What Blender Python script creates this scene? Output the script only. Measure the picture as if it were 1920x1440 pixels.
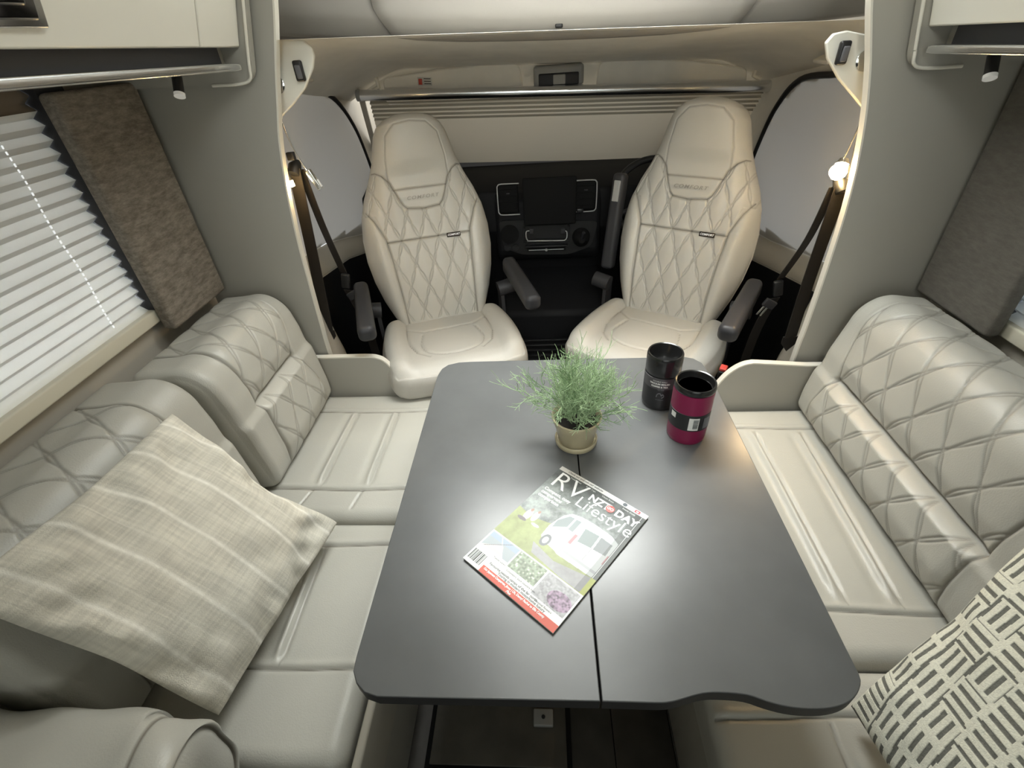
import bpy, math, random
import numpy as np
from mathutils import Matrix, Vector

random.seed(7)
rng = np.random.default_rng(7)
for o in list(bpy.data.objects):
    bpy.data.objects.remove(o)
S = bpy.context.scene
COL = S.collection

# ------------------------------------------------------------------ camera
cam_d = bpy.data.cameras.new('camera')
cam_d.sensor_width = 36.0
cam_d.lens = 902.39 / 1920 * 36
cam_d.clip_start = 0.02
cam = bpy.data.objects.new('camera', cam_d)
COL.objects.link(cam)
fw = Vector((-0.06762103, 0.80441821, -0.59020229))
up = Vector((0.01980286, 0.59252191, 0.80531089))
rt = Vector((0.99751453, 0.04276826, -0.05599673))
cam.matrix_world = Matrix(((rt.x, up.x, -fw.x, 0), (rt.y, up.y, -fw.y, 0), (rt.z, up.z, -fw.z, 1.4964), (0, 0, 0, 1)))
S.camera = cam

# ------------------------------------------------------------------ world, lights, exposure
W = bpy.data.worlds.new('daylight'); S.world = W
W.use_nodes = True
W.node_tree.nodes['Background'].inputs[0].default_value = (0.92, 0.96, 1.0, 1)
W.node_tree.nodes['Background'].inputs[1].default_value = 1.0

def area(name, loc, direction, sx, sy, power, color, spread=math.pi):
    d = bpy.data.lights.new(name, 'AREA'); d.shape = 'RECTANGLE'; d.size = sx; d.size_y = sy
    d.energy = power; d.color = color; d.spread = spread
    o = bpy.data.objects.new(name, d); COL.objects.link(o); o.location = loc; d.spread = spread
    o.rotation_euler = Vector(direction).to_track_quat('-Z', 'Y').to_euler()
    return o
area('cab_skylight_daylight', (0.06, 1.37, 1.90), (0, -0.22, -1), 0.84, 0.26, 10.5, (0.975, 1.0, 0.97), math.radians(94))
area('rooflight_daylight', (0.06, 0.92, 1.965), (0, 0.15, -1), 0.50, 0.50, 4.6, (0.97, 1.0, 0.95))
area('rear_cab_fill_light', (0.05, -0.55, 1.94), (0, 2.45, -1.20), 0.5, 0.25, 3.2, (0.98, 1.0, 0.95), math.radians(52))  # unseen fill light added to brighten the cab seats
area('rear_fill_light', (0.05, -1.40, 1.25), (0, 1, 0.10), 1.3, 0.8, 6.5, (0.95, 1.0, 0.95))  # added light behind the camera to lift headliner and seat backs
area('left_window_daylight', (-1.45, 0.55, 0.86), (1, 0, 0.25), 1.7, 0.5, 32, (1.0, 0.99, 0.95))
area('right_window_daylight', (1.50, 0.3, 0.95), (-1, 0, 0.15), 1.6, 0.6, 13, (0.80, 0.91, 1.0))
area('left_cab_window_daylight', (-1.45, 2.0, 0.75), (1, 0, 0.45), 0.9, 0.5, 9.0, (0.92, 0.96, 1.0))
area('right_cab_window_daylight', (1.50, 1.9, 0.70), (-1, 0, 0.45), 0.9, 0.5, 9.0, (0.92, 0.96, 1.0))
area('windscreen_daylight', (0.08, 3.0, 1.45), (0, -1, -0.25), 1.6, 0.5, 12, (1.0, 0.97, 0.90))

S.view_settings.view_transform = 'Standard'
S.view_settings.look = 'None'
S.view_settings.gamma = 1.0
S.view_settings.use_curve_mapping = False
S.view_settings.exposure = 0.0

# ------------------------------------------------------------------ materials
def srgb(r, g, b):
    f = lambda c: (c / 255 / 12.92) if c / 255 <= 0.04045 else ((c / 255 + 0.055) / 1.055) ** 2.4
    return (f(r), f(g), f(b), 1)

def mat(name, col, rough=0.5, metal=0.0, bump=0.0, bscale=200.0, var=0.0, vscale=4.0, attr=None, acol=None, trans=0.0,
        emis=None, estr=0.0, coat=0.0, sheen=0.0, spec=0.5):
    m = bpy.data.materials.new(name); m.use_nodes = True
    nt = m.node_tree; p = nt.nodes['Principled BSDF']; L = nt.links
    p.inputs['Base Color'].default_value = col
    p.inputs['Roughness'].default_value = rough
    p.inputs['Metallic'].default_value = metal
    p.inputs['Specular IOR Level'].default_value = spec
    if coat: p.inputs['Coat Weight'].default_value = coat
    if sheen: p.inputs['Sheen Weight'].default_value = sheen
    if emis:
        p.inputs['Emission Color'].default_value = emis; p.inputs['Emission Strength'].default_value = estr
    tc = nt.nodes.new('ShaderNodeTexCoord')
    src = None
    if var:
        n = nt.nodes.new('ShaderNodeTexNoise'); n.inputs['Scale'].default_value = vscale; n.inputs['Detail'].default_value = 5
        L.new(tc.outputs['Object'], n.inputs['Vector'])
        mr = nt.nodes.new('ShaderNodeMapRange')
        mr.inputs['To Min'].default_value = 1 - var; mr.inputs['To Max'].default_value = 1 + var
        mr.inputs['From Min'].default_value = 0.3; mr.inputs['From Max'].default_value = 0.7
        L.new(n.outputs['Fac'], mr.inputs['Value'])
        mx = nt.nodes.new('ShaderNodeVectorMath'); mx.operation = 'SCALE'; mx.inputs[0].default_value = col[:3]
        L.new(mr.outputs['Result'], mx.inputs['Scale'])
        src = mx.outputs['Vector']
        L.new(src, p.inputs['Base Color'])
    if attr:
        a = nt.nodes.new('ShaderNodeAttribute'); a.attribute_name = attr
        if acol is None:
            L.new(a.outputs['Color'], p.inputs['Base Color'])
        else:
            mm = nt.nodes.new('ShaderNodeMix'); mm.data_type = 'RGBA'
            L.new(a.outputs['Fac'], mm.inputs['Factor'])
            if src: L.new(src, mm.inputs[6])
            else: mm.inputs[6].default_value = col
            mm.inputs[7].default_value = acol
            L.new(mm.outputs[2], p.inputs['Base Color'])
    if bump:
        n = nt.nodes.new('ShaderNodeTexNoise'); n.inputs['Scale'].default_value = bscale; n.inputs['Detail'].default_value = 4
        L.new(tc.outputs['Object'], n.inputs['Vector'])
        b = nt.nodes.new('ShaderNodeBump'); b.inputs['Strength'].default_value = bump; b.inputs['Distance'].default_value = 0.002
        L.new(n.outputs['Fac'], b.inputs['Height']); L.new(b.outputs['Normal'], p.inputs['Normal'])
    if trans:
        t = nt.nodes.new('ShaderNodeBsdfTranslucent'); t.inputs['Color'].default_value = col
        mix = nt.nodes.new('ShaderNodeMixShader'); mix.inputs[0].default_value = trans
        out = nt.nodes['Material Output']
        L.new(p.outputs[0], mix.inputs[1]); L.new(t.outputs[0], mix.inputs[2]); L.new(mix.outputs[0], out.inputs['Surface'])
    return m

M = {}
M['leather'] = mat('greige_leather', (0.44, 0.43, 0.385, 1), 0.38, bump=0.25, bscale=330, var=0.03, vscale=6, attr='stitch', acol=(0.16, 0.145, 0.12, 1))
M['seatleather'] = mat('cab_seat_leather', (0.50, 0.48, 0.435, 1), 0.42, bump=0.2, bscale=330, var=0.03, vscale=6, attr='stitch', acol=(0.17, 0.15, 0.12, 1))
M['panel'] = mat('greige_laminate', (0.38, 0.365, 0.32, 1), 0.38, bump=0.05, bscale=500, var=0.02, vscale=3)
M['edge'] = mat('cream_edge_band', (0.74, 0.71, 0.63, 1), 0.35)
M['cream'] = mat('cream_gloss_laminate', (0.84, 0.82, 0.74, 1), 0.3, var=0.015, vscale=2)
M['frame'] = mat('cream_window_frame', (0.70, 0.665, 0.55, 1), 0.4)
M['wall'] = mat('beige_wall_lining', (0.44, 0.41, 0.35, 1), 0.6, bump=0.1, bscale=150)
M['head'] = mat('headliner_felt', (0.88, 0.85, 0.785, 1), 0.85, bump=0.35, bscale=350, var=0.05, vscale=9)
M['overcab'] = mat('overcab_panel', (0.40, 0.38, 0.35, 1), 0.6, bump=0.1, bscale=220)
M['table'] = mat('charcoal_table_laminate', (0.098, 0.102, 0.103, 1), 0.29, bump=0.06, bscale=60, var=0.10, vscale=9, spec=0.62)
M['tedge'] = mat('charcoal_table_edge', (0.035, 0.035, 0.036, 1), 0.5)
M['alu'] = mat('brushed_aluminium', (0.80, 0.81, 0.82, 1), 0.22, 1.0)
M['chrome'] = mat('chrome', (0.85, 0.85, 0.85, 1), 0.12, 1.0)
M['satin'] = mat('satin_silver_trim', (0.42, 0.42, 0.42, 1), 0.35)
M['darkchrome'] = mat('smoked_chrome', (0.25, 0.25, 0.26, 1), 0.15, 1.0)
M['black'] = mat('black_plastic', (0.012, 0.012, 0.013, 1), 0.42, bump=0.1, bscale=400)
M['dash'] = mat('dashboard_black', (0.007, 0.007, 0.008, 1), 0.6, bump=0.15, bscale=300, spec=0.2)
M['rubber'] = mat('black_floor_mat', (0.005, 0.005, 0.005, 1), 0.8, spec=0.2)
M['grey'] = mat('dark_grey_plastic', (0.030, 0.030, 0.033, 1), 0.42, bump=0.12, bscale=350, spec=0.28)
M['greypanel'] = mat('slate_recess_lining', (0.065, 0.065, 0.07, 1), 0.5)
M['ltgrey'] = mat('light_grey_plastic', (0.30, 0.30, 0.29, 1), 0.4)
M['belt'] = mat('seatbelt_webbing', (0.016, 0.013, 0.011, 1), 0.55, bump=0.3, bscale=600)
M['red'] = mat('red_button', (0.75, 0.09, 0.08, 1), 0.35)
M['floor'] = mat('dark_oak_vinyl', (0.045, 0.04, 0.033, 1), 0.5, bump=0.1, bscale=90, var=0.3, vscale=12)
M['hatch'] = mat('floor_hatch_vinyl', (0.075, 0.068, 0.055, 1), 0.5, bump=0.1, bscale=90, var=0.25, vscale=10)
M['pleat'] = mat('pleated_blind_fabric', (0.80, 0.80, 0.76, 1), 0.8, trans=0.16)
M['pleatshade'] = mat('pleat_face_shade', (0.60, 0.60, 0.57, 1), 0.8, trans=0.07)  # greyer fabric paints shade onto the pleat under-faces
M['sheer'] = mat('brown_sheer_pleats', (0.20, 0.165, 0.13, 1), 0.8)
M['holes'] = mat('daylight_in_cord_holes', (0.9, 0.92, 0.95, 1), 0.3, emis=(0.93, 0.97, 1.0, 1), estr=0.75)
M['cabblind'] = mat('windscreen_blind_fabric', (0.52, 0.48, 0.40, 1), 0.8, bump=0.2, bscale=500, trans=0.18)
M['doorblind'] = mat('door_window_thermal_blind', (0.56, 0.54, 0.50, 1), 0.7, bump=0.15, bscale=200, trans=0.12)
M['white'] = mat('white_cord', (0.85, 0.86, 0.88, 1), 0.25)
M['glass'] = mat('window_acrylic', (0.9, 0.95, 1.0, 1), 0.05)
M['glass'].node_tree.nodes['Principled BSDF'].inputs['Transmission Weight'].default_value = 1.0
M['lens'] = mat('lamp_lens', (0.8, 0.8, 0.78, 1), 0.15, emis=(1, 0.97, 0.9, 1), estr=0.12)
M['bulb'] = mat('lit_reading_lamp', (1, 0.8, 0.5, 1), 0.4, emis=(1.0, 0.70, 0.32, 1), estr=150)
M['roofpane'] = mat('rooflight_pane', (0.9, 0.93, 0.95, 1), 0.4, emis=(0.95, 0.99, 1.0, 1), estr=0.45)
M['pot'] = mat('cream_ceramic_pot', (0.38, 0.335, 0.22, 1), 0.35, var=0.06, vscale=30)
M['soil'] = mat('dark_soil', (0.012, 0.010, 0.008, 1), 0.9)
M['stem'] = mat('plant_stem', (0.10, 0.10, 0.055, 1), 0.7)
M['leaf'] = mat('sage_green_foliage', (0.29, 0.40, 0.225, 1), 0.6, var=0.25, vscale=40)
M['leafdark'] = mat('deep_green_foliage', (0.12, 0.20, 0.09, 1), 0.6, var=0.2, vscale=40)
M['cupblack'] = mat('black_powder_coat', (0.012, 0.012, 0.013, 1), 0.38, bump=0.05, bscale=900)
M['cupgloss'] = mat('black_gloss_lid', (0.012, 0.012, 0.012, 1), 0.2)
M['cupband'] = mat('dark_grey_sleeve', (0.055, 0.052, 0.056, 1), 0.35)
M['cuppink'] = mat('magenta_powder_coat', (0.17, 0.005, 0.045, 1), 0.38, bump=0.05, bscale=900)
M['labelwhite'] = mat('white_label', (0.60, 0.60, 0.58, 1), 0.4)
M['print'] = mat('magazine_cover_print', (0.5, 0.5, 0.5, 1), 0.40, attr='ink', spec=0.45)
M['pages'] = mat('page_edges', (0.55, 0.54, 0.52, 1), 0.7)
M['inkwhite'] = mat('white_ink', (0.86, 0.87, 0.87, 1), 0.25)
M['inkblack'] = mat('black_ink', (0.03, 0.04, 0.04, 1), 0.3)
M['inkred'] = mat('red_ink', (0.55, 0.05, 0.03, 1), 0.3)
M['darktag'] = mat('dark_brown_tag', (0.03, 0.02, 0.015, 1), 0.5)
M['light'] = mat('switch_grey', (0.12, 0.12, 0.13, 1), 0.3)

# marled curtain board fabric
def fabric(name, c1, c2, sx, sy, sz, rough=0.9):
    m = mat(name, c1, rough, bump=0.4, bscale=420)
    nt = m.node_tree; L = nt.links; p = nt.nodes['Principled BSDF']
    tc = nt.nodes.new('ShaderNodeTexCoord'); mp = nt.nodes.new('ShaderNodeMapping'); mp.inputs['Scale'].default_value = (sx, sy, sz)
    n = nt.nodes.new('ShaderNodeTexNoise'); n.inputs['Scale'].default_value = 1.0; n.inputs['Detail'].default_value = 6; n.inputs['Roughness'].default_value = 0.75
    cr = nt.nodes.new('ShaderNodeValToRGB'); cr.color_ramp.elements[0].position = 0.38; cr.color_ramp.elements[1].position = 0.66
    cr.color_ramp.elements[0].color = c1; cr.color_ramp.elements[1].color = c2
    L.new(tc.outputs['Object'], mp.inputs['Vector']); L.new(mp.outputs[0], n.inputs['Vector']); L.new(n.outputs['Fac'], cr.inputs[0])
    L.new(cr.outputs[0], p.inputs['Base Color'])
    return m
M['curtain'] = fabric('marled_curtain_fabric', (0.15, 0.125, 0.10, 1), (0.29, 0.26, 0.215, 1), 60, 25, 90)
M['curtain2'] = fabric('grey_curtain_fabric', (0.125, 0.115, 0.10, 1), (0.165, 0.155, 0.135, 1), 60, 25, 90)
M['linen'] = mat('striped_linen', (0.58, 0.53, 0.44, 1), 0.85, bump=0.5, bscale=450, attr='ink')
M['woven'] = mat('woven_white_on_grey', (0.6, 0.6, 0.55, 1), 0.85, bump=0.6, bscale=500, attr='ink')

# ------------------------------------------------------------------ helpers
def empty(name, loc, label, cat, group=None, rotz=0.0):
    o = bpy.data.objects.new(name, None); COL.objects.link(o)
    o.empty_display_size = 0.05
    o.location = loc; o.rotation_euler = (0, 0, rotz)
    o['label'] = label; o['category'] = cat
    if group: o['group'] = group
    o['_loc'] = 1
    del o['_loc']
    return o

def tag(o, label, cat, group=None):
    o['label'] = label; o['category'] = cat
    if group: o['group'] = group
    return o

def struct(o):
    o['kind'] = 'structure'; return o

def rootmat(o):
    m = Matrix.Identity(4); ch = []
    while o is not None: ch.append(o); o = o.parent
    for c in reversed(ch):
        m = m @ c.matrix_parent_inverse @ (Matrix.Translation(c.location) @ c.rotation_euler.to_matrix().to_4x4())
    return m

def mk(name, V, F, material, parent=None, local=False, smooth=True, attrs=None, sharp=None):
    V = np.asarray(V, dtype=np.float64)
    me = bpy.data.meshes.new(name)
    me.vertices.add(len(V)); me.vertices.foreach_set('co', V.ravel())
    if isinstance(F, np.ndarray):
        n, k = F.shape
        me.loops.add(n * k); me.loops.foreach_set('vertex_index', F.ravel().astype(np.int32))
        me.polygons.add(n); me.polygons.foreach_set('loop_start', (np.arange(n) * k).astype(np.int32))
    else:
        tot = [len(f) for f in F]
        flat = [i for f in F for i in f]
        me.loops.add(len(flat)); me.loops.foreach_set('vertex_index', np.array(flat, dtype=np.int32))
        me.polygons.add(len(F)); me.polygons.foreach_set('loop_start', np.concatenate([[0], np.cumsum(tot)[:-1]]).astype(np.int32))
    me.update(calc_edges=True); me.validate()
    if smooth:
        me.polygons.foreach_set('use_smooth', np.ones(len(me.polygons), dtype=bool))
        if sharp is not None: me.set_sharp_from_angle(angle=math.radians(sharp))
    for k_, a in (attrs or {}).items():
        a = np.asarray(a)
        if a.ndim == 1:
            at = me.attributes.new(k_, 'FLOAT', 'POINT'); at.data.foreach_set('value', a.astype(np.float32))
        else:
            at = me.attributes.new(k_, 'FLOAT_COLOR', 'POINT')
            c = np.ones((len(a), 4), dtype=np.float32); c[:, :3] = a; at.data.foreach_set('color', c.ravel())
    me.materials.append(material)
    o = bpy.data.objects.new(name, me); COL.objects.link(o)
    if parent is not None:
        o.parent = parent
        if not local: o.matrix_parent_inverse = rootmat(parent).inverted()
    return o

def shift_mesh_mats(o, mats, fn):
    for m in mats: o.data.materials.append(m)
    for p in o.data.polygons: p.material_index = fn(p)

def rbox(cx, cy, cz, sx, sy, sz, r=0.004, seg=3, R=None):
    """rounded box verts/faces"""
    r = min(r, sx / 2 * .99, sy / 2 * .99, sz / 2 * .99)
    n = seg
    h = np.array([sx, sy, sz]) / 2
    def ticks(a): 
        t = np.sin(np.linspace(-math.pi / 2, 0, n + 1)) if n > 0 else np.array([-1.0])
        lo = -a + (np.linspace(0, 1, n + 1)) * r
        return np.concatenate([lo, -lo[::-1]])
    T = [ticks(a) for a in h]
    idx = {}; V = []; F = []
    def vid(i, j, k):
        key = (i, j, k)
        if key not in idx:
            p = np.array([T[0][i], T[1][j], T[2][k]]); q = np.clip(p, -(h - r), h - r); d = p - q
            l = np.linalg.norm(d)
            V.append(q + (d / l * r if l > 1e-9 else d)); idx[key] = len(V) - 1
        return idx[key]
    m = 2 * n + 1
    for a in range(m):
        for b in range(m):
            F.append((vid(a, b, 0), vid(a, b + 1, 0), vid(a + 1, b + 1, 0), vid(a + 1, b, 0)))
            F.append((vid(a, b, m), vid(a + 1, b, m), vid(a + 1, b + 1, m), vid(a, b + 1, m)))
            F.append((vid(a, 0, b), vid(a + 1, 0, b), vid(a + 1, 0, b + 1), vid(a, 0, b + 1)))
            F.append((vid(a, m, b), vid(a, m, b + 1), vid(a + 1, m, b + 1), vid(a + 1, m, b)))
            F.append((vid(0, a, b), vid(0, a, b + 1), vid(0, a + 1, b + 1), vid(0, a + 1, b)))
            F.append((vid(m, a, b), vid(m, a + 1, b), vid(m, a + 1, b + 1), vid(m, a, b + 1)))
    V = np.array(V)
    if R is not None: V = V @ np.array(R).T
    return V + np.array([cx, cy, cz]), F

def rot(ax, deg):
    return np.array(Matrix.Rotation(math.radians(deg), 3, ax))

def box(name, c, s, material, parent=None, r=0.004, R=None, local=False, seg=2):
    V, F = rbox(*c, *s, r=r, R=R, seg=seg)
    return mk(name, V, F, material, parent, local, sharp=40)

def merge(parts):
    V = []; F = []; n = 0
    for v, f in parts:
        V.append(np.asarray(v)); F += [tuple(int(i) + n for i in t) for t in f]; n += len(v)
    return np.concatenate(V), F

def tubeg(pts, r, n=8, cap=True):
    P = np.asarray(pts, float); m = len(P)
    rr = np.full(m, r) if np.isscalar(r) else np.asarray(r, float)
    T = np.gradient(P, axis=0); T /= np.linalg.norm(T, axis=1)[:, None] + 1e-12
    ref = np.array([0, 0, 1.0]) if abs(T[0][2]) < .9 else np.array([1.0, 0, 0])
    N = np.cross(T[0], ref); N /= np.linalg.norm(N)
    V = []; a = np.linspace(0, 2 * math.pi, n, endpoint=False)
    for i in range(m):
        N = N - T[i] * (N @ T[i]); N /= np.linalg.norm(N) + 1e-12
        B = np.cross(T[i], N)
        V.append(P[i] + rr[i] * (np.cos(a)[:, None] * N + np.sin(a)[:, None] * B))
    V = np.concatenate(V)
    F = [(i * n + j, i * n + (j + 1) % n, (i + 1) * n + (j + 1) % n, (i + 1) * n + j) for i in range(m - 1) for j in range(n)]
    if cap:
        F.append(tuple(range(n - 1, -1, -1))); F.append(tuple(range((m - 1) * n, m * n)))
    return V, F

def tube(name, pts, r, material, parent=None, n=10, local=False):
    V, F = tubeg(pts, r, n); return mk(name, V, F, material, parent, local, sharp=50)

def smoothpath(pts, k=6):
    P = np.asarray(pts, float); out = []
    for i in range(len(P) - 1):
        p0 = P[max(i - 1, 0)]; p1 = P[i]; p2 = P[i + 1]; p3 = P[min(i + 2, len(P) - 1)]
        for t in np.linspace(0, 1, k, endpoint=False):
            out.append(.5 * ((2 * p1) + (-p0 + p2) * t + (2 * p0 - 5 * p1 + 4 * p2 - p3) * t * t + (-p0 + 3 * p1 - 3 * p2 + p3) * t ** 3))
    out.append(P[-1]); return np.array(out)

def latheg(prof, c, n=48):
    V = []; F = []; m = len(prof)
    for r, z in prof:
        for j in range(n):
            a = 2 * math.pi * j / n; V.append((c[0] + r * math.cos(a), c[1] + r * math.sin(a), c[2] + z))
    for i in range(m - 1):
        for j in range(n):
            F.append((i * n + j, i * n + (j + 1) % n, (i + 1) * n + (j + 1) % n, (i + 1) * n + j))
    if prof[0][0] > 1e-6: F.append(tuple(range(n - 1, -1, -1)))
    if prof[-1][0] > 1e-6: F.append(tuple(range((m - 1) * n, m * n)))
    return np.array(V), F

def lathe(name, prof, c, material, parent=None, n=48, sharp=35):
    V, F = latheg(prof, c, n); return mk(name, V, F, material, parent, sharp=sharp)

def extrude(poly, axis, a, b):
    """prism: poly is 2D list in the other two axes (order x,y,z without axis)"""
    n = len(poly); V = []
    for t in (a, b):
        for p in poly:
            v = list(p); v.insert(axis, t); V.append(v)
    F = [tuple(range(n)), tuple(range(2 * n - 1, n - 1, -1))] + [(i, i + n, (i + 1) % n + n, (i + 1) % n) for i in range(n)]
    return np.array(V, float), F

def prism(name, poly, axis, a, b, material, parent=None, bevel=0.0, sharp=35):
    V, F = extrude(poly, axis, a, b)
    o = mk(name, V, F, material, parent, sharp=sharp)
    fixn(o)
    if bevel:
        m = o.modifiers.new('bevel', 'BEVEL'); m.width = bevel; m.segments = 2; m.limit_method = 'ANGLE'
    return o

def fixn(o):
    import bmesh
    bm = bmesh.new(); bm.from_mesh(o.data); bmesh.ops.recalc_face_normals(bm, faces=bm.faces); bm.to_mesh(o.data); bm.free()

def round_poly(pts, r, k=6):
    out = []; n = len(pts)
    for i in range(n):
        a = np.array(pts[i - 1], float); b = np.array(pts[i], float); c = np.array(pts[(i + 1) % n], float)
        ri = r[i] if isinstance(r, (list, tuple)) else r
        u = a - b; v = c - b; lu = np.linalg.norm(u); lv = np.linalg.norm(v); u /= lu; v /= lv
        d = min(ri, lu * .49, lv * .49)
        if d < 1e-5: out.append(tuple(b)); continue
        p = b + u * d; q = b + v * d
        for t in np.linspace(0, 1, k + 1):
            out.append(tuple((1 - t) ** 2 * p + 2 * t * (1 - t) * b + t * t * q))
    return out

def pdist(X, Y, lines, closed=False):
    """min distance of points to polylines"""
    D = np.full(X.shape, 1e9)
    for ln in lines:
        P = np.asarray(ln, float)
        for i in range(len(P) - 1):
            a = P[i]; b = P[i + 1]; d = b - a; L2 = d @ d + 1e-12
            t = np.clip(((X - a[0]) * d[0] + (Y - a[1]) * d[1]) / L2, 0, 1)
            D = np.minimum(D, np.hypot(X - a[0] - t * d[0], Y - a[1] - t * d[1]))
    return D

def gz(D, w): return np.exp(-(D / w) ** 2)

def quilt(X, Y, P, m, amp, lam, ph=0.0, w=0.0028):
    """two families of doubled wavy diagonal stitch lines; P spacing, m slope"""
    G = np.zeros_like(X)
    for s in (1, -1):
        for q in (1, -1):
            c = X - s * m * Y - q * amp * np.sin(2 * math.pi * Y / lam + ph) + P * 0.5
            d = np.abs((c + P / 2) % P - P / 2) / math.sqrt(1 + m * m)
            G = np.maximum(G, gz(d, w))
    # puffiness between the lines
    c1 = (X - m * Y + P * .5); c2 = (X + m * Y + P * .5)
    puff = np.abs(np.sin(math.pi * c1 / P)) * np.abs(np.sin(math.pi * c2 / P))
    return G, puff

def slabg(w, h, t, r, res, top, nt=5, squircle=0.0):
    """cushion: front = +z; top(X,Y)->(disp, stitch). returns V,F,stitch"""
    nu = max(8, int(w / res)); nv = max(8, int(h / res))
    def ticks(L, n):
        e = np.linspace(0, 1, 7)[:-1] * r
        inner = np.linspace(r, L - r, max(3, int((L - 2 * r) / res)))
        return np.concatenate([e, inner, L - e[::-1]]) - L / 2
    tx = ticks(w, nu); ty = ticks(h, nv); nx, ny = len(tx), len(ty)
    X, Y = np.meshgrid(tx, ty, indexing='ij')
    Z = np.full_like(X, t / 2)
    res_ = top(X, Y); disp, st = res_[0], res_[1]; fine = res_[2] if len(res_) > 2 else np.zeros_like(X)
    def rnd(P):
        hh = np.array([w, h, t]) / 2; q = np.clip(P, -(hh - r), hh - r); d = P - q
        l = np.linalg.norm(d, axis=1)[:, None]; return q + np.where(l > 1e-9, d / np.maximum(l, 1e-9) * r, d)
    P = np.stack([X.ravel(), Y.ravel(), Z.ravel()], 1)
    Pr = rnd(P)
    fr = np.clip((Pr[:, 2] - (t / 2 - r)) / r, 0, 1)
    Pr[:, 2] += disp.ravel() * fr
    hh_ = np.array([w, h, t]) / 2; q_ = np.clip(P, -(hh_ - r), hh_ - r); d_ = P - q_; l_ = np.linalg.norm(d_, axis=1)[:, None]
    nn_ = np.where(l_ > 1e-6, d_ / np.maximum(l_, 1e-6), np.array([[0, 0, 1.0]]))
    Pr += nn_ * fine.ravel()[:, None]
    idx = np.arange(nx * ny).reshape(nx, ny)
    F = np.stack([idx[:-1, :-1], idx[1:, :-1], idx[1:, 1:], idx[:-1, 1:]], -1).reshape(-1, 4)
    loop = np.concatenate([idx[:-1, 0], idx[-1, :-1], idx[:0:-1, -1], idx[0, :0:-1]])
    side = [loop]; V = [Pr]; base = nx * ny; SP = [st.ravel()]
    zz = np.concatenate([t / 2 - np.linspace(0, 1, 6)[1:] * r, np.linspace(t / 2 - r, -t / 2 + r, nt + 1)[1:], -t / 2 + r - np.linspace(0, 1, 4)[1:] * r])
    for z in zz:
        Q = P[loop].copy(); Q[:, 2] = z; V.append(rnd(Q)); side.append(base + np.arange(len(loop))); base += len(loop); SP.append(np.zeros(len(loop)))
    FF = [F]
    for a, b in zip(side[:-1], side[1:]):
        a2 = np.roll(a, -1); b2 = np.roll(b, -1); FF.append(np.stack([a, b, b2, a2], -1))
    V = np.concatenate(V); c = V[side[-1]].mean(0); V = np.vstack([V, c]); SP.append(np.zeros(1))
    ci = len(V) - 1; a = side[-1]; a2 = np.roll(a, -1)
    FF.append(np.stack([a, np.full_like(a, ci), np.full_like(a, ci), a2], -1))
    F4 = np.concatenate(FF[:-1])
    faces = [tuple(x) for x in F4.tolist()] + [(int(i), ci, int(j)) for i, j in zip(a, a2)]
    if squircle:
        ax = V[:, 0] / (w / 2); ay = V[:, 1] / (h / 2)
        V[:, 0] *= np.sqrt(np.clip(1 - squircle * ay ** 2 / 2, 0, 1)); V[:, 1] *= np.sqrt(np.clip(1 - squircle * ax ** 2 / 2, 0, 1))
    return V, faces, np.concatenate(SP)

def place(V, O, U, Vv, N):
    B = np.array([U, Vv, N], float)
    return V @ B + np.array(O, float)

def ease(x): x = np.clip(x, 0, 1); return x * x * (3 - 2 * x)

# ------------------------------------------------------------------ SETTING
XL, XR = -1.07, 1.10
# floor planks
fl = struct(mk('floor', *rbox(0.015, 0.9, -0.02, 2.3, 4.8, 0.02, 0.001, 1), M['rubber'], sharp=40))
plank_me = None
k = 0
for i in range(6):
    x0 = -0.44 + i * 0.15
    for j in range(3):
        y0 = -0.6 + j * 0.62 + (0.31 if i % 2 else 0)
        V, F = rbox(0, 0, 0, 0.148, 0.617, 0.010, 0.001, 1)
        if plank_me is None:
            p = mk('plank', V, F, M['floor'], fl, sharp=40); plank_me = p.data
        else:
            p = bpy.data.objects.new('plank', plank_me); COL.objects.link(p); p.parent = fl
        p.location = (x0 + 0.075, y0 + 0.31, -0.0055)

# ceiling with rooflight
ceil = struct(mk('ceiling', *rbox(0.015, 0.9, 2.01, 2.4, 4.8, 0.03, 0.002, 1), M['cream'], sharp=40))
rl = empty('rooflight', (0.06, 0.92, 1.99), 'square rooflight with white frame in the ceiling above the table', 'rooflight')
for (cx, cy, sx, sy) in ((0.06, 0.64, 0.72, 0.04), (0.06, 1.20, 0.72, 0.04), (-0.28, 0.92, 0.04, 0.52), (0.40, 0.92, 0.04, 0.52)):
    box('frame', (cx, cy, 1.982), (sx, sy, 0.025), M['edge'], rl, 0.006)
box('pane', (0.06, 0.92, 1.990), (0.64, 0.52, 0.008), M['roofpane'], rl, 0.003)
sk = empty('cab_skylight', (0.06, 1.68, 1.80), 'sloping skylight pane above the overcab cabinet', 'skylight')
Rs = rot('X', 155)
box('pane', (0.06, 1.42, 1.930), (0.90, 0.44, 0.008), M['roofpane'], sk, 0.003, Rs)
for dx in (-0.47, 0.47):
    box('frame', (0.06 + dx, 1.42, 1.925), (0.04, 0.46, 0.02), M['edge'], sk, 0.005, Rs)
for sd in (-1, 1):
    struct(mk('wall_overcab_filler', *rbox(0.06 + sd * 0.80, 1.42, 1.930, 0.60, 0.46, 0.012, 0.002, 1, Rs), M['cream'], sharp=40))

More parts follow.
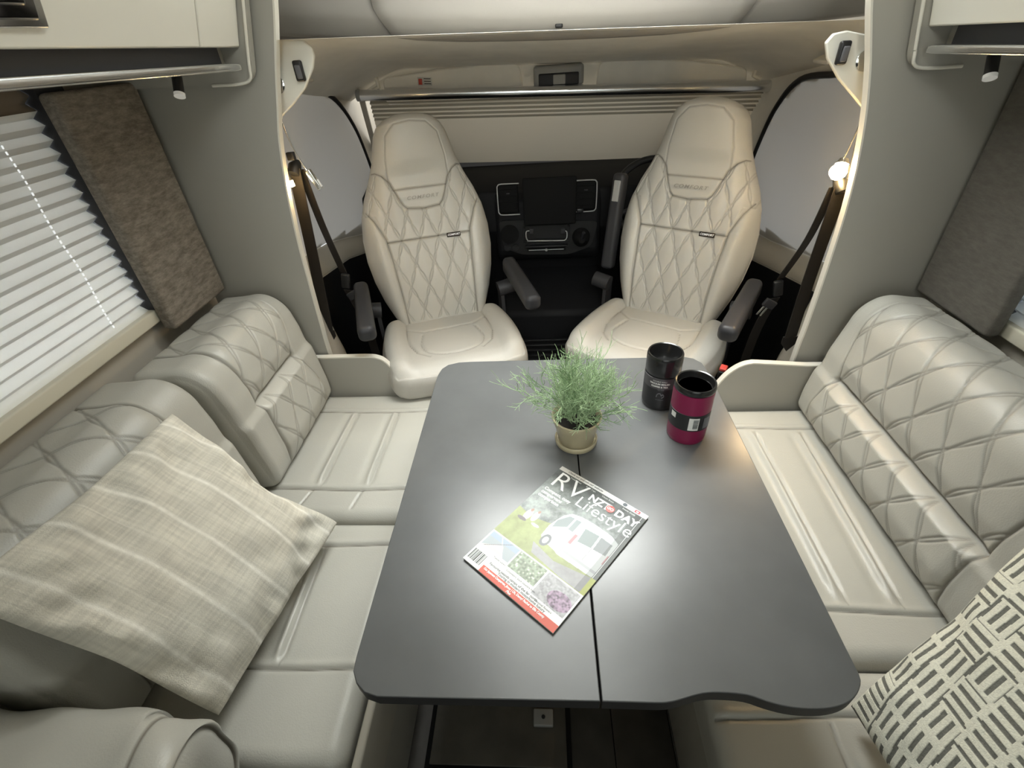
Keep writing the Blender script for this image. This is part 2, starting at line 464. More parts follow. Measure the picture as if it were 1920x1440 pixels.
# side walls with window openings
def side_wall(name, X, dx, wy0, wy1, wz0, wz1):
    parts = [rbox(X + dx / 2, (-1.5 + wy0) / 2, 1.0, abs(dx), wy0 + 1.5, 2.0, 0.001, 1),
             rbox(X + dx / 2, (wy1 + 1.5) / 2, 1.0, abs(dx), 1.5 - wy1, 2.0, 0.001, 1),
             rbox(X + dx / 2, (wy0 + wy1) / 2, wz0 / 2, abs(dx), wy1 - wy0, wz0, 0.001, 1),
             rbox(X + dx / 2, (wy0 + wy1) / 2, (wz1 + 2) / 2, abs(dx), wy1 - wy0, 2 - wz1, 0.001, 1)]
    V, F = merge(parts)
    return struct(mk(name, V, F, M['wall'], sharp=40))
side_wall('wall_left', XL, -0.04, -0.30, 1.20, 0.945, 1.50)
side_wall('wall_right', XR, 0.04, -0.35, 1.14, 0.885, 1.44)
struct(mk('wall_back', *rbox(0.015, -1.5, 1.0, 2.3, 0.04, 2.0, 0.002, 1), M['greypanel'], sharp=40))
# shell round the cab
struct(mk('wall_front', *rbox(0.08, 3.05, 1.0, 2.6, 0.04, 2.0, 0.002, 1), M['rubber'], sharp=40))
for nm, X in (('wall_cab_upper_left', -1.13), ('wall_cab_upper_right', 1.17)):
    struct(mk(nm, *rbox(X, 2.25, 1.725, 0.03, 1.6, 0.56, 0.002, 1), M['wall'], sharp=40))

# windows: frame, pane, pleated blind, cord hole glow
def window(idx, X, s, y0, y1, z0, z1, frame_z):
    """s = +1 when the room lies on the +x side"""
    w = struct(mk('window_%d' % idx, *rbox(X - s * 0.037, (y0 + y1) / 2, (z0 + z1) / 2, 0.006, y1 - y0, z1 - z0, 0.001, 1), M['glass'], sharp=40))
    f = 0.035
    for (cy, cz, sy, sz) in (((y0 + y1) / 2, z0 - f / 2, y1 - y0 + 2 * f, f), ((y0 + y1) / 2, z1 + f / 2, y1 - y0 + 2 * f, f),
                             (y0 - f / 2, (z0 + z1) / 2, f, z1 - z0)):
        mk('window_frame', *rbox(X + s * 0.008, cy, cz, 0.034, sy, sz, 0.005, 2), M['frame'], w, sharp=40)
    mk('jamb_shadow_strip', *rbox(X + s * 0.002, y1 + 0.030, (z0 + z1) / 2, 0.046, 0.076, z1 - z0 + .03, 0.002, 1), M['grey'], w, sharp=40)  # dark strip standing for the shaded jamb beside the blind
    # pleated cloth
    n = int((z1 - z0) / 0.0265); V = []
    zs = np.linspace(z1, z0, 2 * n + 1)
    ny = 24; ys = np.linspace(y0 + 0.004, y1 - 0.0095, ny)
    for i, z in enumerate(zs):
        for y in ys:
            V.append((X + s * (0.009 if i % 2 == 0 else -0.010), y, z))
    F = [(i * ny + j, (i + 1) * ny + j, (i + 1) * ny + j + 1, i * ny + j + 1) for i in range(2 * n) for j in range(ny - 1)]
    ks = int(0.15 * n) * 2 * (ny - 1)
    pb = mk('pleated_blind', V, F[ks:], M['pleat'], w, smooth=False)
    pb.data.materials.append(M['pleatshade'])
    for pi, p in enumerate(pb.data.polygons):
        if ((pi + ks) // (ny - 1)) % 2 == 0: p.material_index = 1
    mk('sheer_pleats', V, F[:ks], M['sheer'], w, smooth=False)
    return w
w1 = window(1, XL, 1, -0.30, 1.13, 0.945, 1.50, 0.93)
w2 = window(2, XR, -1, -0.35, 1.070, 0.885, 1.44, 0.87)
# glowing beads put in for daylight through the punched cord holes
for ci, yb in enumerate((0.998, 0.20)):
    parts = []
    for z in np.arange(0.965, 1.42, 0.0112):
        parts.append(rbox(XL + 0.0125, yb + 0.003 * math.sin(z * 30), z, 0.002, 0.0034, 0.0066, 0.0008, 1))
    V, F = merge(parts); c = mk('cord_hole_glow', V, F, M['holes'], w1); c['kind'] = 'stuff'
# unseen block added outside to shade the top of the left window
box('shade_block', (XL - 0.23, 0.45, 1.62), (0.34, 1.9, 0.10), M['cream'], None, 0.01)
tag(bpy.data.objects['shade_block'], 'unseen white block added outside to shade the top of the left window', 'shade_block')

# padded curtain boards beside each window
def board(name, x0, x1, y0, y1, z0, z1, label, m='curtain'):
    V, F = rbox((x0 + x1) / 2, (y0 + y1) / 2, (z0 + z1) / 2, abs(x1 - x0), y1 - y0, z1 - z0, 0.012, 3)
    o = mk(name, V, F, M[m], sharp=60); tag(o, label, 'curtain board'); return o
board('curtain_board', -1.045, -1.005, 1.115, 1.375, 0.885, 1.447, 'marled taupe fabric curtain board beside the left window blind')
board('curtain_board', 1.035, 1.072, 1.025, 1.285, 0.850, 1.385, 'marled grey fabric curtain board beside the right window blind', 'curtain2')

# tall partitions with curved cream edge
def partition(name, edge, xo, y0, y1, side):
    poly = smoothpath(edge, 5).tolist()
    full = [tuple(p) for p in poly] + [(xo, 0.0), (xo, 2.0)]
    o = struct(prism(name, full, 1, y0, y1, M['panel'], sharp=30))
    # edge band
    P = np.array(poly); V = []; F = []
    for (x, z) in P:
        V += [(x + side * 0.0015, y0 - 0.001, z), (x + side * 0.0015, y1 + 0.001, z), (x - side * 0.003, y0 - 0.001, z), (x - side * 0.003, y1 + 0.001, z)]
    n = len(P)
    for i in range(n - 1):
        a = i * 4; b = a + 4
        F += [(a, b, b + 1, a + 1), (a, a + 2, b + 2, b), (a + 1, b + 1, b + 3, a + 3)]
    e = mk('edge_band', V, F, M['edge'], o, sharp=40); fixn(e)
    return o
eL = [(-0.50, 2.0), (-0.535, 1.85), (-0.575, 1.70), (-0.606, 1.586), (-0.624, 1.526), (-0.648, 1.453), (-0.672, 1.373), (-0.694, 1.299), (-0.712, 1.206), (-0.726, 1.104), (-0.736, 0.991), (-0.743, 0.859), (-0.749, 0.731), (-0.753, 0.6), (-0.755, 0.0)]
partition('wall_partition_left', eL, -1.09, 1.395, 1.415, 1)
eR = [(0.60, 2.0), (0.625, 1.80), (0.655, 1.62), (0.686, 1.507), (0.704, 1.453), (0.727, 1.385), (0.752, 1.29), (0.77, 1.185), (0.78, 1.083), (0.784, 0.969), (0.785, 0.843), (0.784, 0.72), (0.781, 0.604), (0.78, 0.0)]
partition('wall_partition_right', eR, 1.12, 1.295, 1.315, -1)

# low end panels at the heads of the benches
def low_panel(edge, xo, y0, y1, side, label):
    P = edge + [(edge[-1][0], 0.0), (xo, 0.0)]
    o = prism('bench_end_panel', P, 1, y0, y1, M['panel'], None, sharp=30)
    V = []; F = []
    E = np.array(edge)
    T = np.gradient(E, axis=0); T /= np.linalg.norm(T, axis=1)[:, None]
    N = np.stack([-T[:, 1], T[:, 0]], 1) * (1 if side > 0 else -1)
    for (x, z), (nx, nz) in zip(E, N):
        for q in (0.0015, -0.003):
            V += [(x + nx * q, y0 - 0.001, z + nz * q), (x + nx * q, y1 + 0.001, z + nz * q)]
    n = len(E)
    for i in range(n - 1):
        a = i * 4; b = a + 4
        F += [(a, b, b + 1, a + 1), (a, a + 2, b + 2, b), (a + 1, b + 1, b + 3, a + 3)]
    e = mk('edge_band', V, F, M['edge'], o, sharp=40); fixn(e)
    return tag(o, label, 'panel')
lpL = [(-0.99, 0.622)] + smoothpath([(-0.70, 0.622), (-0.605, 0.621), (-0.575, 0.616), (-0.553, 0.603), (-0.532, 0.571), (-0.515, 0.515), (-0.488, 0.43)], 4).tolist()
low_panel(lpL, -0.99, 1.366, 1.384, 1, 'low greige panel with cream edge at the head of the left bench')
lpR = [(0.99, 0.620)] + smoothpath([(0.80, 0.624), (0.655, 0.637), (0.633, 0.637), (0.612, 0.632), (0.590, 0.618), (0.568, 0.594), (0.548, 0.559), (0.50, 0.46)], 4).tolist()
low_panel(lpR, 0.99, 1.252, 1.270, -1, 'low greige panel with cream edge at the head of the right bench')

# overhead lockers
def locker(sx, X, y0, y1, zb, label, joints, lean):
    s = -sx   # direction from the front face outwards towards the wall
    t = empty('overhead_locker', (X + s * 0.15, (y0 + y1) / 2, zb), label, 'cabinet')
    xw = XL + 0.001 if sx > 0 else XR - 0.001
    def pr(name, poly, a, b, m, bev=0.0):
        return prism(name, poly, 1, a, b, m, t, bevel=bev)
    zt = 1.99
    X2 = X + sx * lean
    # carcass with a recess strip under the doors
    pr('carcass', [(X + s * 0.004, zb + 0.062), (X2 + s * 0.004, zt), (xw, zt), (xw, zb + 0.0005), (X + s * 0.024, zb + 0.0005), (X + s * 0.024, zb + 0.001), (X + s * 0.05, zb - 0.001), (X + s * 0.05, zb + 0.062)], y0, y1 - 0.004, M['panel'])
    pr('recess_strip', [(X + s * 0.049, zb - 0.003), (X + s * 0.045, zb - 0.003), (X + s * 0.045, zb + 0.061), (X + s * 0.049, zb + 0.061)], y0 + 0.01, y1 - 0.045, M['greypanel'])
    ys = [y0] + joints + [y1 - 0.022]
    for a, b in zip(ys[:-1], ys[1:]):
        pr('door', [(X, zb + 0.040), (X + s * 0.016, zb + 0.040), (X2 + s * 0.016, zt - 0.03), (X2, zt - 0.03)], a + 0.002, b - 0.002, M['cream'], 0.003)
    # bright rail under the recess
    rail = pr('rail', round_poly([(X + s * 0.001, zb - 0.006), (X + s * 0.030, zb - 0.006), (X + s * 0.030, zb + 0.010), (X + s * 0.001, zb + 0.010)], 0.005, 4), y0, y1 - 0.045, M['alu'])
    # end trim with its pale bead
    pr('end_trim', round_poly([(X + sx * 0.006, zb - 0.030), (X2 + sx * 0.012, zt), (xw, zt), (xw, zb - 0.030)], [0.03, 0, 0, 0.0]), y1 - 0.022, y1 - 0.004, M['panel'])
    bead = smoothpath([(X2 + sx * 0.014, y1 - 0.024, zt), (X + sx * (0.010 + lean * .1), y1 - 0.024, zb + 0.06), (X + sx * 0.008, y1 - 0.024, zb + 0.0), (X + sx * 0.000, y1 - 0.024, zb - 0.025), (X + s * 0.03, y1 - 0.024, zb - 0.033), (X + s * 0.10, y1 - 0.024, zb - 0.033)], 5)
    tube('edge_bead', bead, 0.0035, M['edge'], t, 8)
    for c in t.children:
        n = len(c.data.vertices); a = np.empty(n * 3); c.data.vertices.foreach_get('co', a); a = a.reshape(-1, 3)
        a[:, 2] -= 0.021 * (a[:, 1] - 1.32); c.data.vertices.foreach_set('co', a.ravel())
    return t
LL = locker(1, -0.704, -0.5, 1.385, 1.463, 'cream overhead locker above the left window blind', [0.25, 1.20], 0.14)
LR = locker(-1, 0.800, -0.5, 1.290, 1.415, 'cream overhead locker above the right window', [0.20, 0.93], 0.12)
# latch on the left locker
lt = empty('locker_latch', (-0.71, 0.765, 1.57), 'dark chrome push latch on the left overhead locker door', 'latch')
Rl = rot('Y', 13)
box('plate', (-0.682, 0.752, 1.578), (0.006, 0.135, 0.085), M['alu'], lt, 0.003, Rl)
box('bezel', (-0.677, 0.745, 1.580), (0.008, 0.115, 0.072), M['darkchrome'], lt, 0.004, Rl)
box('button', (-0.672, 0.745, 1.582), (0.010, 0.075, 0.046), M['darkchrome'], lt, 0.005, Rl)

# spot lamps under the lockers
def spot(x, y, z, lean, label):
    t = empty('spot_lamp', (x, y, z), label, 'lamp')
    a = np.array([x, y, z]); d = np.array(lean, float); d /= np.linalg.norm(d)
    tube('housing', [a, a + d * 0.036], 0.0105, M['black'], t, 20)
    tube('lens', [a + d * 0.0361, a + d * 0.043], 0.0112, M['lens'], t, 20)
spot(-0.790, 1.215, 1.458, (0.10, -0.62, -1), 'small black spot lamp under the left overhead locker')
spot(0.868, 1.150, 1.408, (-0.16, -0.62, -1), 'small black spot lamp under the right overhead locker')

# ------------------------------------------------------------------ CAB
def tl(x): return -0.028 * (x - 0.07)
# headliner
nx, ny = 60, 40; V = []
for i in range(nx + 1):
    x = -1.08 + 2.20 * i / nx
    for j in range(ny + 1):
        y = 1.40 + 1.10 * j / ny
        c = x - 0.08
        z = 1.492 - 0.155 * max(0, y - 1.70) + tl(x) - 0.62 * max(0, abs(c) - 0.72 + 0.10 * (y - 1.8)) ** 1.35
        V.append((x, y, z))
F = [(i * (ny + 1) + j, i * (ny + 1) + j + 1, (i + 1) * (ny + 1) + j + 1, (i + 1) * (ny + 1) + j) for i in range(nx) for j in range(ny)]
hl = struct(mk('ceiling_cab', V, F, M['head']))
# header strip over the windscreen
V = []
for i in range(nx + 1):
    x = -1.0 + 2.08 * i / nx
    for j in range(5):
        y = 2.47 + 0.04 * (j / 4) ** 2; z = 1.395 + tl(x) - 0.13 * j / 4
        V.append((x, y, z))
F = [(i * 5 + j, i * 5 + j + 1, (i + 1) * 5 + j + 1, (i + 1) * 5 + j) for i in range(nx) for j in range(4)]
struct(mk('trim_windscreen_header', V, F, M['head']))

# overcab furniture: two side panels and a centre drawer
oc = empty('overcab_cabinet', (0.06, 1.78, 1.48), 'pale cream overcab cabinet above the cab with a centre drawer', 'cabinet')
def ocpanel(name, xa, xb, top_shift_a, top_shift_b, yf, material):
    prof = [(yf + 0.10, -0.016), (yf + 0.05, -0.012), (yf, -0.006), (yf - 0.005, 0.000), (yf - 0.044, 0.036), (yf - 0.052, 0.048), (yf - 0.054, 0.062), (yf - 0.056, 0.19), (yf - 0.05, 0.36)]
    V = []; n = 24
    for i in range(n + 1):
        u = i / n
        for (y, dz) in prof:
            sh = max(0, min(1, dz / 0.10))
            x = xa + top_shift_a * sh + (xb + top_shift_b * sh - xa - top_shift_a * sh) * u
            bow = 0.02 * (2 * ((x - 0.07) / 0.85)) ** 2 * 0.25
            V.append((x, y + bow * 0, 1.482 + tl(x) + dz + 0.010 * ((x - 0.07) / 0.5) ** 2 * (1 if abs(x) < .7 else 1)))
    k_ = len(prof)
    F = [(i * k_ + j, (i + 1) * k_ + j, (i + 1) * k_ + j + 1, i * k_ + j + 1) for i in range(n) for j in range(k_ - 1)]
    o = mk(name, V, F, material, oc)
    m = o.modifiers.new('solid', 'SOLIDIFY'); m.thickness = 0.012; m.offset = -1
    return o
ocpanel('side_panel', -0.86, -0.436, 0, -0.045, 1.76, M['overcab'])
ocpanel('side_panel', 0.578, 1.02, 0.045, 0, 1.76, M['overcab'])
ocpanel('drawer_front', -0.430, 0.572, -0.045, 0.045, 1.742, M['overcab'])
box('latch', (0.061, 1.716, 1.502), (0.022, 0.012, 0.012), M['black'], oc, 0.004)
box('back_board', (0.06, 1.84, 1.75), (1.9, 0.02, 0.50), M['overcab'], oc, 0.003)

def inpoly(X, Y, P):
    c = np.zeros(X.shape, bool); n = len(P)
    for i in range(n):
        x1, y1 = P[i]; x2, y2 = P[(i + 1) % n]
        if y1 == y2: continue
        cond = ((y1 > Y) != (y2 > Y)) & (X < (x2 - x1) * (Y - y1) / (y2 - y1) + x1); c ^= cond
    return c
# cab side linings
def side_surface(name, X0, k_, y0, y1, z0, z1, m, hole):
    V = []; ny_, nz_ = 70, 70
    for i in range(ny_ + 1):
        y = y0 + (y1 - y0) * i / ny_
        for j in range(nz_ + 1):
            z = z0 + (z1 - z0) * j / nz_
            V.append((X0 + k_ * (y - 1.5), y, z))
    F = [(i * (nz_ + 1) + j, i * (nz_ + 1) + j + 1, (i + 1) * (nz_ + 1) + j + 1, (i + 1) * (nz_ + 1) + j) for i in range(ny_) for j in range(nz_)
         if not inpoly(np.array([y0 + (y1 - y0) * (i + .5) / ny_]), np.array([z0 + (z1 - z0) * (j + .5) / nz_]), hole)[0]]
    return struct(mk(name, V, F, m))
side_surface('wall_cab_left', -0.955, 0.10, 1.40, 2.95, 0.0, 1.50, M['head'], [(1.47, .85), (1.47, 1.29), (1.62, 1.335), (1.80, 1.36), (2.08, 1.355), (2.29, 1.305), (2.43, 1.18), (2.51, 1.0), (2.53, .75), (2.0, .82)])
side_surface('wall_cab_right', 1.015, -0.06, 1.30, 2.95, 0.0, 1.50, M['head'], [(1.36, .82), (1.36, 1.29), (1.60, 1.325), (1.78, 1.328), (1.93, 1.31), (2.15, 1.28), (2.28, 1.17), (2.36, 1.0), (2.38, .72), (1.85, .76)])

def cab_side(X0, k_, s, arch, sill, label_b, label_d):
    """arch: list of (y,z) outer seal arc; s=+1 room lies towards +x"""
    fx = lambda y, o=0.0: X0 + k_ * (y - 1.5) + s * o
    A = smoothpath(arch, 6)
    seal = [(fx(y, 0.006), y, z) for y, z in A]
    d = empty('cab_door', (fx(2.0), 2.0, 0.0), label_d, 'door')
    tube('door_seal', seal, 0.011, M['black'], d, 10)
    # lower door card in black, with pale sill shelf on top
    y0, y1 = sill[0][0], sill[-1][0]
    poly = [(y0, 0.02), (y1, 0.02)] + [(y, z - 0.045) for y, z in sill[::-1]]
    V = [(fx(y, 0.004), y, z) for y, z in poly] + [(fx(y, 0.085), y, z) for y, z in poly]
    n = len(poly)
    F = [tuple(range(n)), tuple(range(2 * n - 1, n - 1, -1))] + [(i, i + n, (i + 1) % n + n, (i + 1) % n) for i in range(n)]
    o = mk('door_card', V, F, M['black'], d, sharp=30); fixn(o)
    V = []; 
    for y, z in sill:
        V += [(fx(y, 0.002), y, z + 0.018), (fx(y, 0.045), y, z), (fx(y, 0.075), y, z - 0.022), (fx(y, 0.086), y, z - 0.048), (fx(y, 0.083), y, z - 0.058)]
    F = [(5 * i + j, 5 * i + 5 + j, 5 * i + 6 + j, 5 * i + 1 + j) for i in range(len(sill) - 1) for j in range(4)]
    o = mk('sill_trim', V, F, M['wall'], d); fixn(o)
    # thermal blind inside the window opening: padded surface bounded by the arch
    C = np.array([np.mean(A[:, 0]), 0.95]); 
    inner = []
    B = [(y, z) for y, z in A] + [(y, z + 0.012) for y, z in sill[::-1]]
    B = np.array(B); C = B.mean(0)
    rings = 10; V = []; nB = len(B)
    for q in range(rings + 1):
        f = 1 - q / rings
        for y, z in B:
            p = C + (np.array([y, z]) - C) * f * 0.975
            bul = 0.016 * math.sqrt(max(0, 1 - f ** 6)) + (0.010 * math.sin((p[0] - 1.6) * 9))
            V.append((fx(p[0], 0.004 + bul * (1 if f < 1 else 0.2)), p[0], p[1]))
    F = [(q * nB + i, q * nB + (i + 1) % nB, (q + 1) * nB + (i + 1) % nB, (q + 1) * nB + i) for q in range(rings) for i in range(nB)]
    b = mk('window_blind', V, F, M['doorblind']); tag(b, label_b, 'blind'); fixn(b)
cab_side(-0.955, 0.10, 1, [(1.47, 1.30), (1.60, 1.345), (1.80, 1.372), (2.083, 1.368), (2.303, 1.318), (2.448, 1.19), (2.53, 1.01), (2.57, 0.86)],
         [(1.44, 0.83), (1.60, 0.83), (1.95, 0.80), (2.15, 0.755), (2.33, 0.71), (2.55, 0.70)],
         'pale grey thermal blind over the left cab door window', 'black lower cab door on the left side of the cab')
cab_side(1.015, -0.06, -1, [(1.36, 1.30), (1.60, 1.335), (1.78, 1.338), (1.93, 1.322), (2.157, 1.29), (2.29, 1.18), (2.37, 1.02), (2.42, 0.86)],
         [(1.34, 0.80), (1.60, 0.765), (1.83, 0.73), (2.07, 0.69), (2.40, 0.665)],
         'pale grey thermal blind over the right cab door window', 'black lower cab door on the right side of the cab')

# door pillar trims beside the partitions (pale, at the belts)
def pillar(pts, rad, label):
    V, F = tubeg(smoothpath(pts, 6), smoothpath([(r, 0) for r in rad], 6)[:, 0], 14)
    o = mk('pillar_trim', V, F, M['wall'], sharp=60); return tag(o, label, 'trim')
pillar([(-0.885, 1.50, 0.02), (-0.88, 1.50, 0.45), (-0.875, 1.50, 0.62), (-0.865, 1.50, 0.85), (-0.845, 1.50, 1.10), (-0.82, 1.50, 1.36)], [0.135, 0.13, 0.105, 0.062, 0.055, 0.055], 'pale pillar trim behind the left seat belt')
pillar([(0.935, 1.40, 0.02), (0.93, 1.40, 0.45), (0.925, 1.40, 0.60), (0.91, 1.40, 0.82), (0.885, 1.40, 1.05), (0.86, 1.40, 1.34)], [0.135, 0.13, 0.105, 0.062, 0.055, 0.055], 'pale pillar trim behind the right seat belt')

# socket plates
def splate(poly, y, sock, label, lab2, base, labl, hookpts, lit, tip):
    o = prism('corner_plate', poly, 1, y, y + 0.012, M['cream'], None, bevel=0.003); tag(o, label, 'plate')
    x, z = sock
    s = empty('rocker_switch', (x, y - 0.006, z), lab2, 'switch')
    box('surround', (x, y - 0.007, z), (0.024, 0.013, 0.046), M['black'], s, 0.005)
    box('rocker', (x + 0.001, y - 0.015, z - 0.002), (0.014, 0.006, 0.030), M['light'], s, 0.003, rot('X', 6))
    g = empty('gooseneck_lamp', base, labl, 'lamp')
    bx, by, bz = base
    tube('base', [(bx, by + 0.012, bz), (bx, by - 0.002, bz), (bx, by - 0.006, bz)], [0.024, 0.022, 0.013], M['chrome'], g, 24)
    tube('socket', [(bx, by - 0.006, bz + 0.002), (bx, by - 0.010, bz + 0.002)], 0.006, M['black'], g, 16)
    P = smoothpath(hookpts, 8); tube('gooseneck', P, 0.0022, M['chrome'], g, 8)
    a, b = np.array(hookpts[-1]), np.array(tip)
    return g, a, b
plL = [(-0.80, 1.50), (-0.66, 1.512), (-0.585, 1.508), (-0.567, 1.49), (-0.566, 1.475), (-0.578, 1.448), (-0.613, 1.405), (-0.655, 1.372), (-0.696, 1.345), (-0.73, 1.30), (-0.80, 1.25)]
g, a, b = splate(plL, 1.452, (-0.612, 1.445), 'cream corner plate carrying a switch on the left of the cab', 'black rocker switch on the left corner plate',
    (-0.684, 1.450, 1.419), 'chrome gooseneck reading lamp, unlit, hanging at the left of the cab',
    [(-0.684, 1.446, 1.412), (-0.697, 1.445, 1.37), (-0.698, 1.45, 1.315), (-0.688, 1.455, 1.25), (-0.672, 1.46, 1.205)], False, (-0.649, 1.465, 1.153))
box('lamp_head', tuple((a + b) / 2), (0.015, 0.016, 0.060), M['chrome'], g, 0.003, rot('Y', -24))
box('diffuser', tuple((a * .25 + b * .75)), (0.0155, 0.0165, 0.026), M['lens'], g, 0.003, rot('Y', -24))
plR = [(0.90, 1.42), (0.741, 1.445), (0.690, 1.456), (0.662, 1.452), (0.650, 1.436), (0.663, 1.405), (0.703, 1.362), (0.753, 1.321), (0.80, 1.28), (0.88, 1.22)]
g, a, b = splate(plR, 1.362, (0.690, 1.415), 'cream corner plate carrying a switch on the right of the cab', 'black rocker switch on the right corner plate',
    (0.748, 1.360, 1.398), 'chrome gooseneck reading lamp, lit amber, at the right of the cab',
    [(0.750, 1.356, 1.392), (0.776, 1.355, 1.34), (0.781, 1.358, 1.28), (0.778, 1.362, 1.23), (0.772, 1.365, 1.185)], True, (0.763, 1.37, 1.155))
tube('lamp_head', [(0.779, 1.372, 1.182), (0.772, 1.362, 1.170)], [0.012, 0.018], M['chrome'], g, 24)
V, F = latheg([(0.0001, -0.021), (0.010, -0.018), (0.018, -0.009), (0.0205, 0), (0.018, 0.009), (0.010, 0.018), (0.0001, 0.021)], (0.761, 1.350, 1.160), 24)
mk('lit_bulb', V, F, M['bulb'], g)
ld = bpy.data.lights.new('reading_lamp_glow', 'SPOT'); ld.energy = 5.5; ld.color = (1.0, 0.68, 0.36); ld.shadow_soft_size = 0.018; ld.spot_size = math.radians(135); ld.spot_blend = 0.7
lo = bpy.data.objects.new('reading_lamp_glow', ld); COL.objects.link(lo); lo.location = (0.745, 1.325, 1.150)
lo.rotation_euler = Vector((-0.75, -0.55, -0.55)).to_track_quat('-Z', 'Y').to_euler()
# lamp hidden behind the left partition edge, glowing on the belt
ld = bpy.data.lights.new('left_belt_lamp', 'POINT'); ld.energy = 0.55; ld.color = (1.0, 0.68, 0.30); ld.shadow_soft_size = 0.012
lo = bpy.data.objects.new('left_belt_lamp', ld); COL.objects.link(lo); lo.location = (-0.700, 1.420, 1.172)
bl = empty('hidden_reading_lamp', (-0.722, 1.43, 1.19), 'small lit amber lamp tucked behind the left partition edge', 'lamp')
tube('lamp_head', [(-0.7245, 1.434, 1.212), (-0.7195, 1.434, 1.186)], 0.008, M['black'], bl, 16)
tube('lamp_lens', [(-0.7195, 1.434, 1.1855), (-0.7175, 1.434, 1.170)], 0.0075, M['bulb'], bl, 16)

# seat belts
def strap(name, path, width, wdir, material, parent, th=0.0022):
    P = np.asarray(path, float); W_ = np.asarray(wdir, float)
    if W_.ndim == 1: W_ = np.tile(W_, (len(P), 1))
    W_ = W_ / np.linalg.norm(W_, axis=1)[:, None]
    T = np.gradient(P, axis=0); T /= np.linalg.norm(T, axis=1)[:, None]
    N = np.cross(T, W_); N /= np.linalg.norm(N, axis=1)[:, None]
    wd = np.full(len(P), width) if np.isscalar(width) else np.asarray(width)
    V = []
    for p, w_, n_, q in zip(P, W_, N, wd):
        V += [p - w_ * q / 2 - n_ * th / 2, p + w_ * q / 2 - n_ * th / 2, p + w_ * q / 2 + n_ * th / 2, p - w_ * q / 2 + n_ * th / 2]
    F = [(4 * i + j, 4 * i + (j + 1) % 4, 4 * i + 4 + (j + 1) % 4, 4 * i + 4 + j) for i in range(len(P) - 1) for j in range(4)]
    F += [(3, 2, 1, 0), tuple(4 * (len(P) - 1) + j for j in range(4))]
    o = mk(name, V, F, material, parent, sharp=40); fixn(o); return o
def belt(side, top, low, tongue, yb, label):
    t = empty('seat_belt', (low[0], yb, low[1]), label, 'seat belt')
    s = side
    # upper guide
    tube('guide', [(top[0] + s * 0.006, yb + 0.02, top[1] + 0.012), (top[0] + s * 0.004, yb - 0.002, top[1] + 0.004), (top[0], yb - 0.016, top[1] - 0.012)], [0.010, 0.019, 0.016], M['black'], t, 16)
    L = low; 
    P = [(top[0] + s * 0.000, yb - 0.004, top[1]), (top[0] * .45 + L[0] * .55 + s * 0.002, yb, top[1] * .5 + L[1] * .5), (L[0], yb, L[1] + 0.03)]
    P = smoothpath(P, 6)
    strap('webbing', P, 0.047, (1, -0.35 * s, 0), M['belt'], t)
    # anchor tip: pointed end
    xx = L[0]; zz = L[1]
    V, F = extrude([(xx - 0.0235, zz + 0.032), (xx - 0.0235, zz + 0.008), (xx, zz - 0.022), (xx + 0.0235, zz + 0.008), (xx + 0.0235, zz + 0.032)], 1, yb - 0.002, yb + 0.002)
    o = mk('anchor_tip', V, F, M['belt'], t, sharp=30); fixn(o)
    # shoulder webbing crossing to the tongue
    P = smoothpath([(top[0] + s * 0.012, yb + 0.012, top[1] - 0.005), ((top[0] + tongue[0]) / 2 + s * 0.003, yb + 0.05, (top[1] + tongue[2]) / 2), tuple(tongue)], 6)
    strap('shoulder_webbing', P, 0.034, (1, -0.5 * s, 0), M['belt'], t)
    a = np.array(tongue)
    box('stop', tuple(a + (s * 0.004, -0.01, -0.03)), (0.030, 0.014, 0.055), M['black'], t, 0.005, rot('Y', 12 * s))
    tg = box('tongue', tuple(a + (s * 0.018, -0.012, -0.085)), (0.044, 0.012, 0.030), M['grey'], t, 0.005, rot('Y', -28 * s))
    V, F = merge([rbox(*(a + (s * 0.030, -0.012, -0.113)), 0.006, 0.003, 0.036, 0.001, 1, rot('Y', -28 * s)), rbox(*(a + (s * 0.042, -0.012, -0.108)), 0.006, 0.003, 0.036, 0.001, 1, rot('Y', -28 * s))])
    mk('tongue_blade', V, F, M['alu'], t, sharp=40)
    P = smoothpath([a + (s * 0.0, 0, -0.07), a + (s * 0.02, 0.02, -0.20), a + (s * 0.03, 0.03, -0.40), a + (s * 0.03, 0.03, -0.60)], 4)
    strap('lap_webbing', P, 0.04, (1, -0.3 * s, 0), M['belt'], t)
belt(1, (-0.728, 1.205), (-0.785, 0.622), (-0.712, 1.60, 0.835), 1.50, 'dark seat belt hanging beside the left partition')
belt(-1, (0.795, 1.118), (0.793, 0.622), (0.772, 1.50, 0.800), 1.375, 'dark seat belt hanging beside the right partition')
box('belt_adjuster', (-0.722, 1.49, 1.24), (0.022, 0.016, 0.022), M['black'], None, 0.003)
tag(bpy.data.objects['belt_adjuster'], 'small black height adjuster block above the left seat belt', 'adjuster')

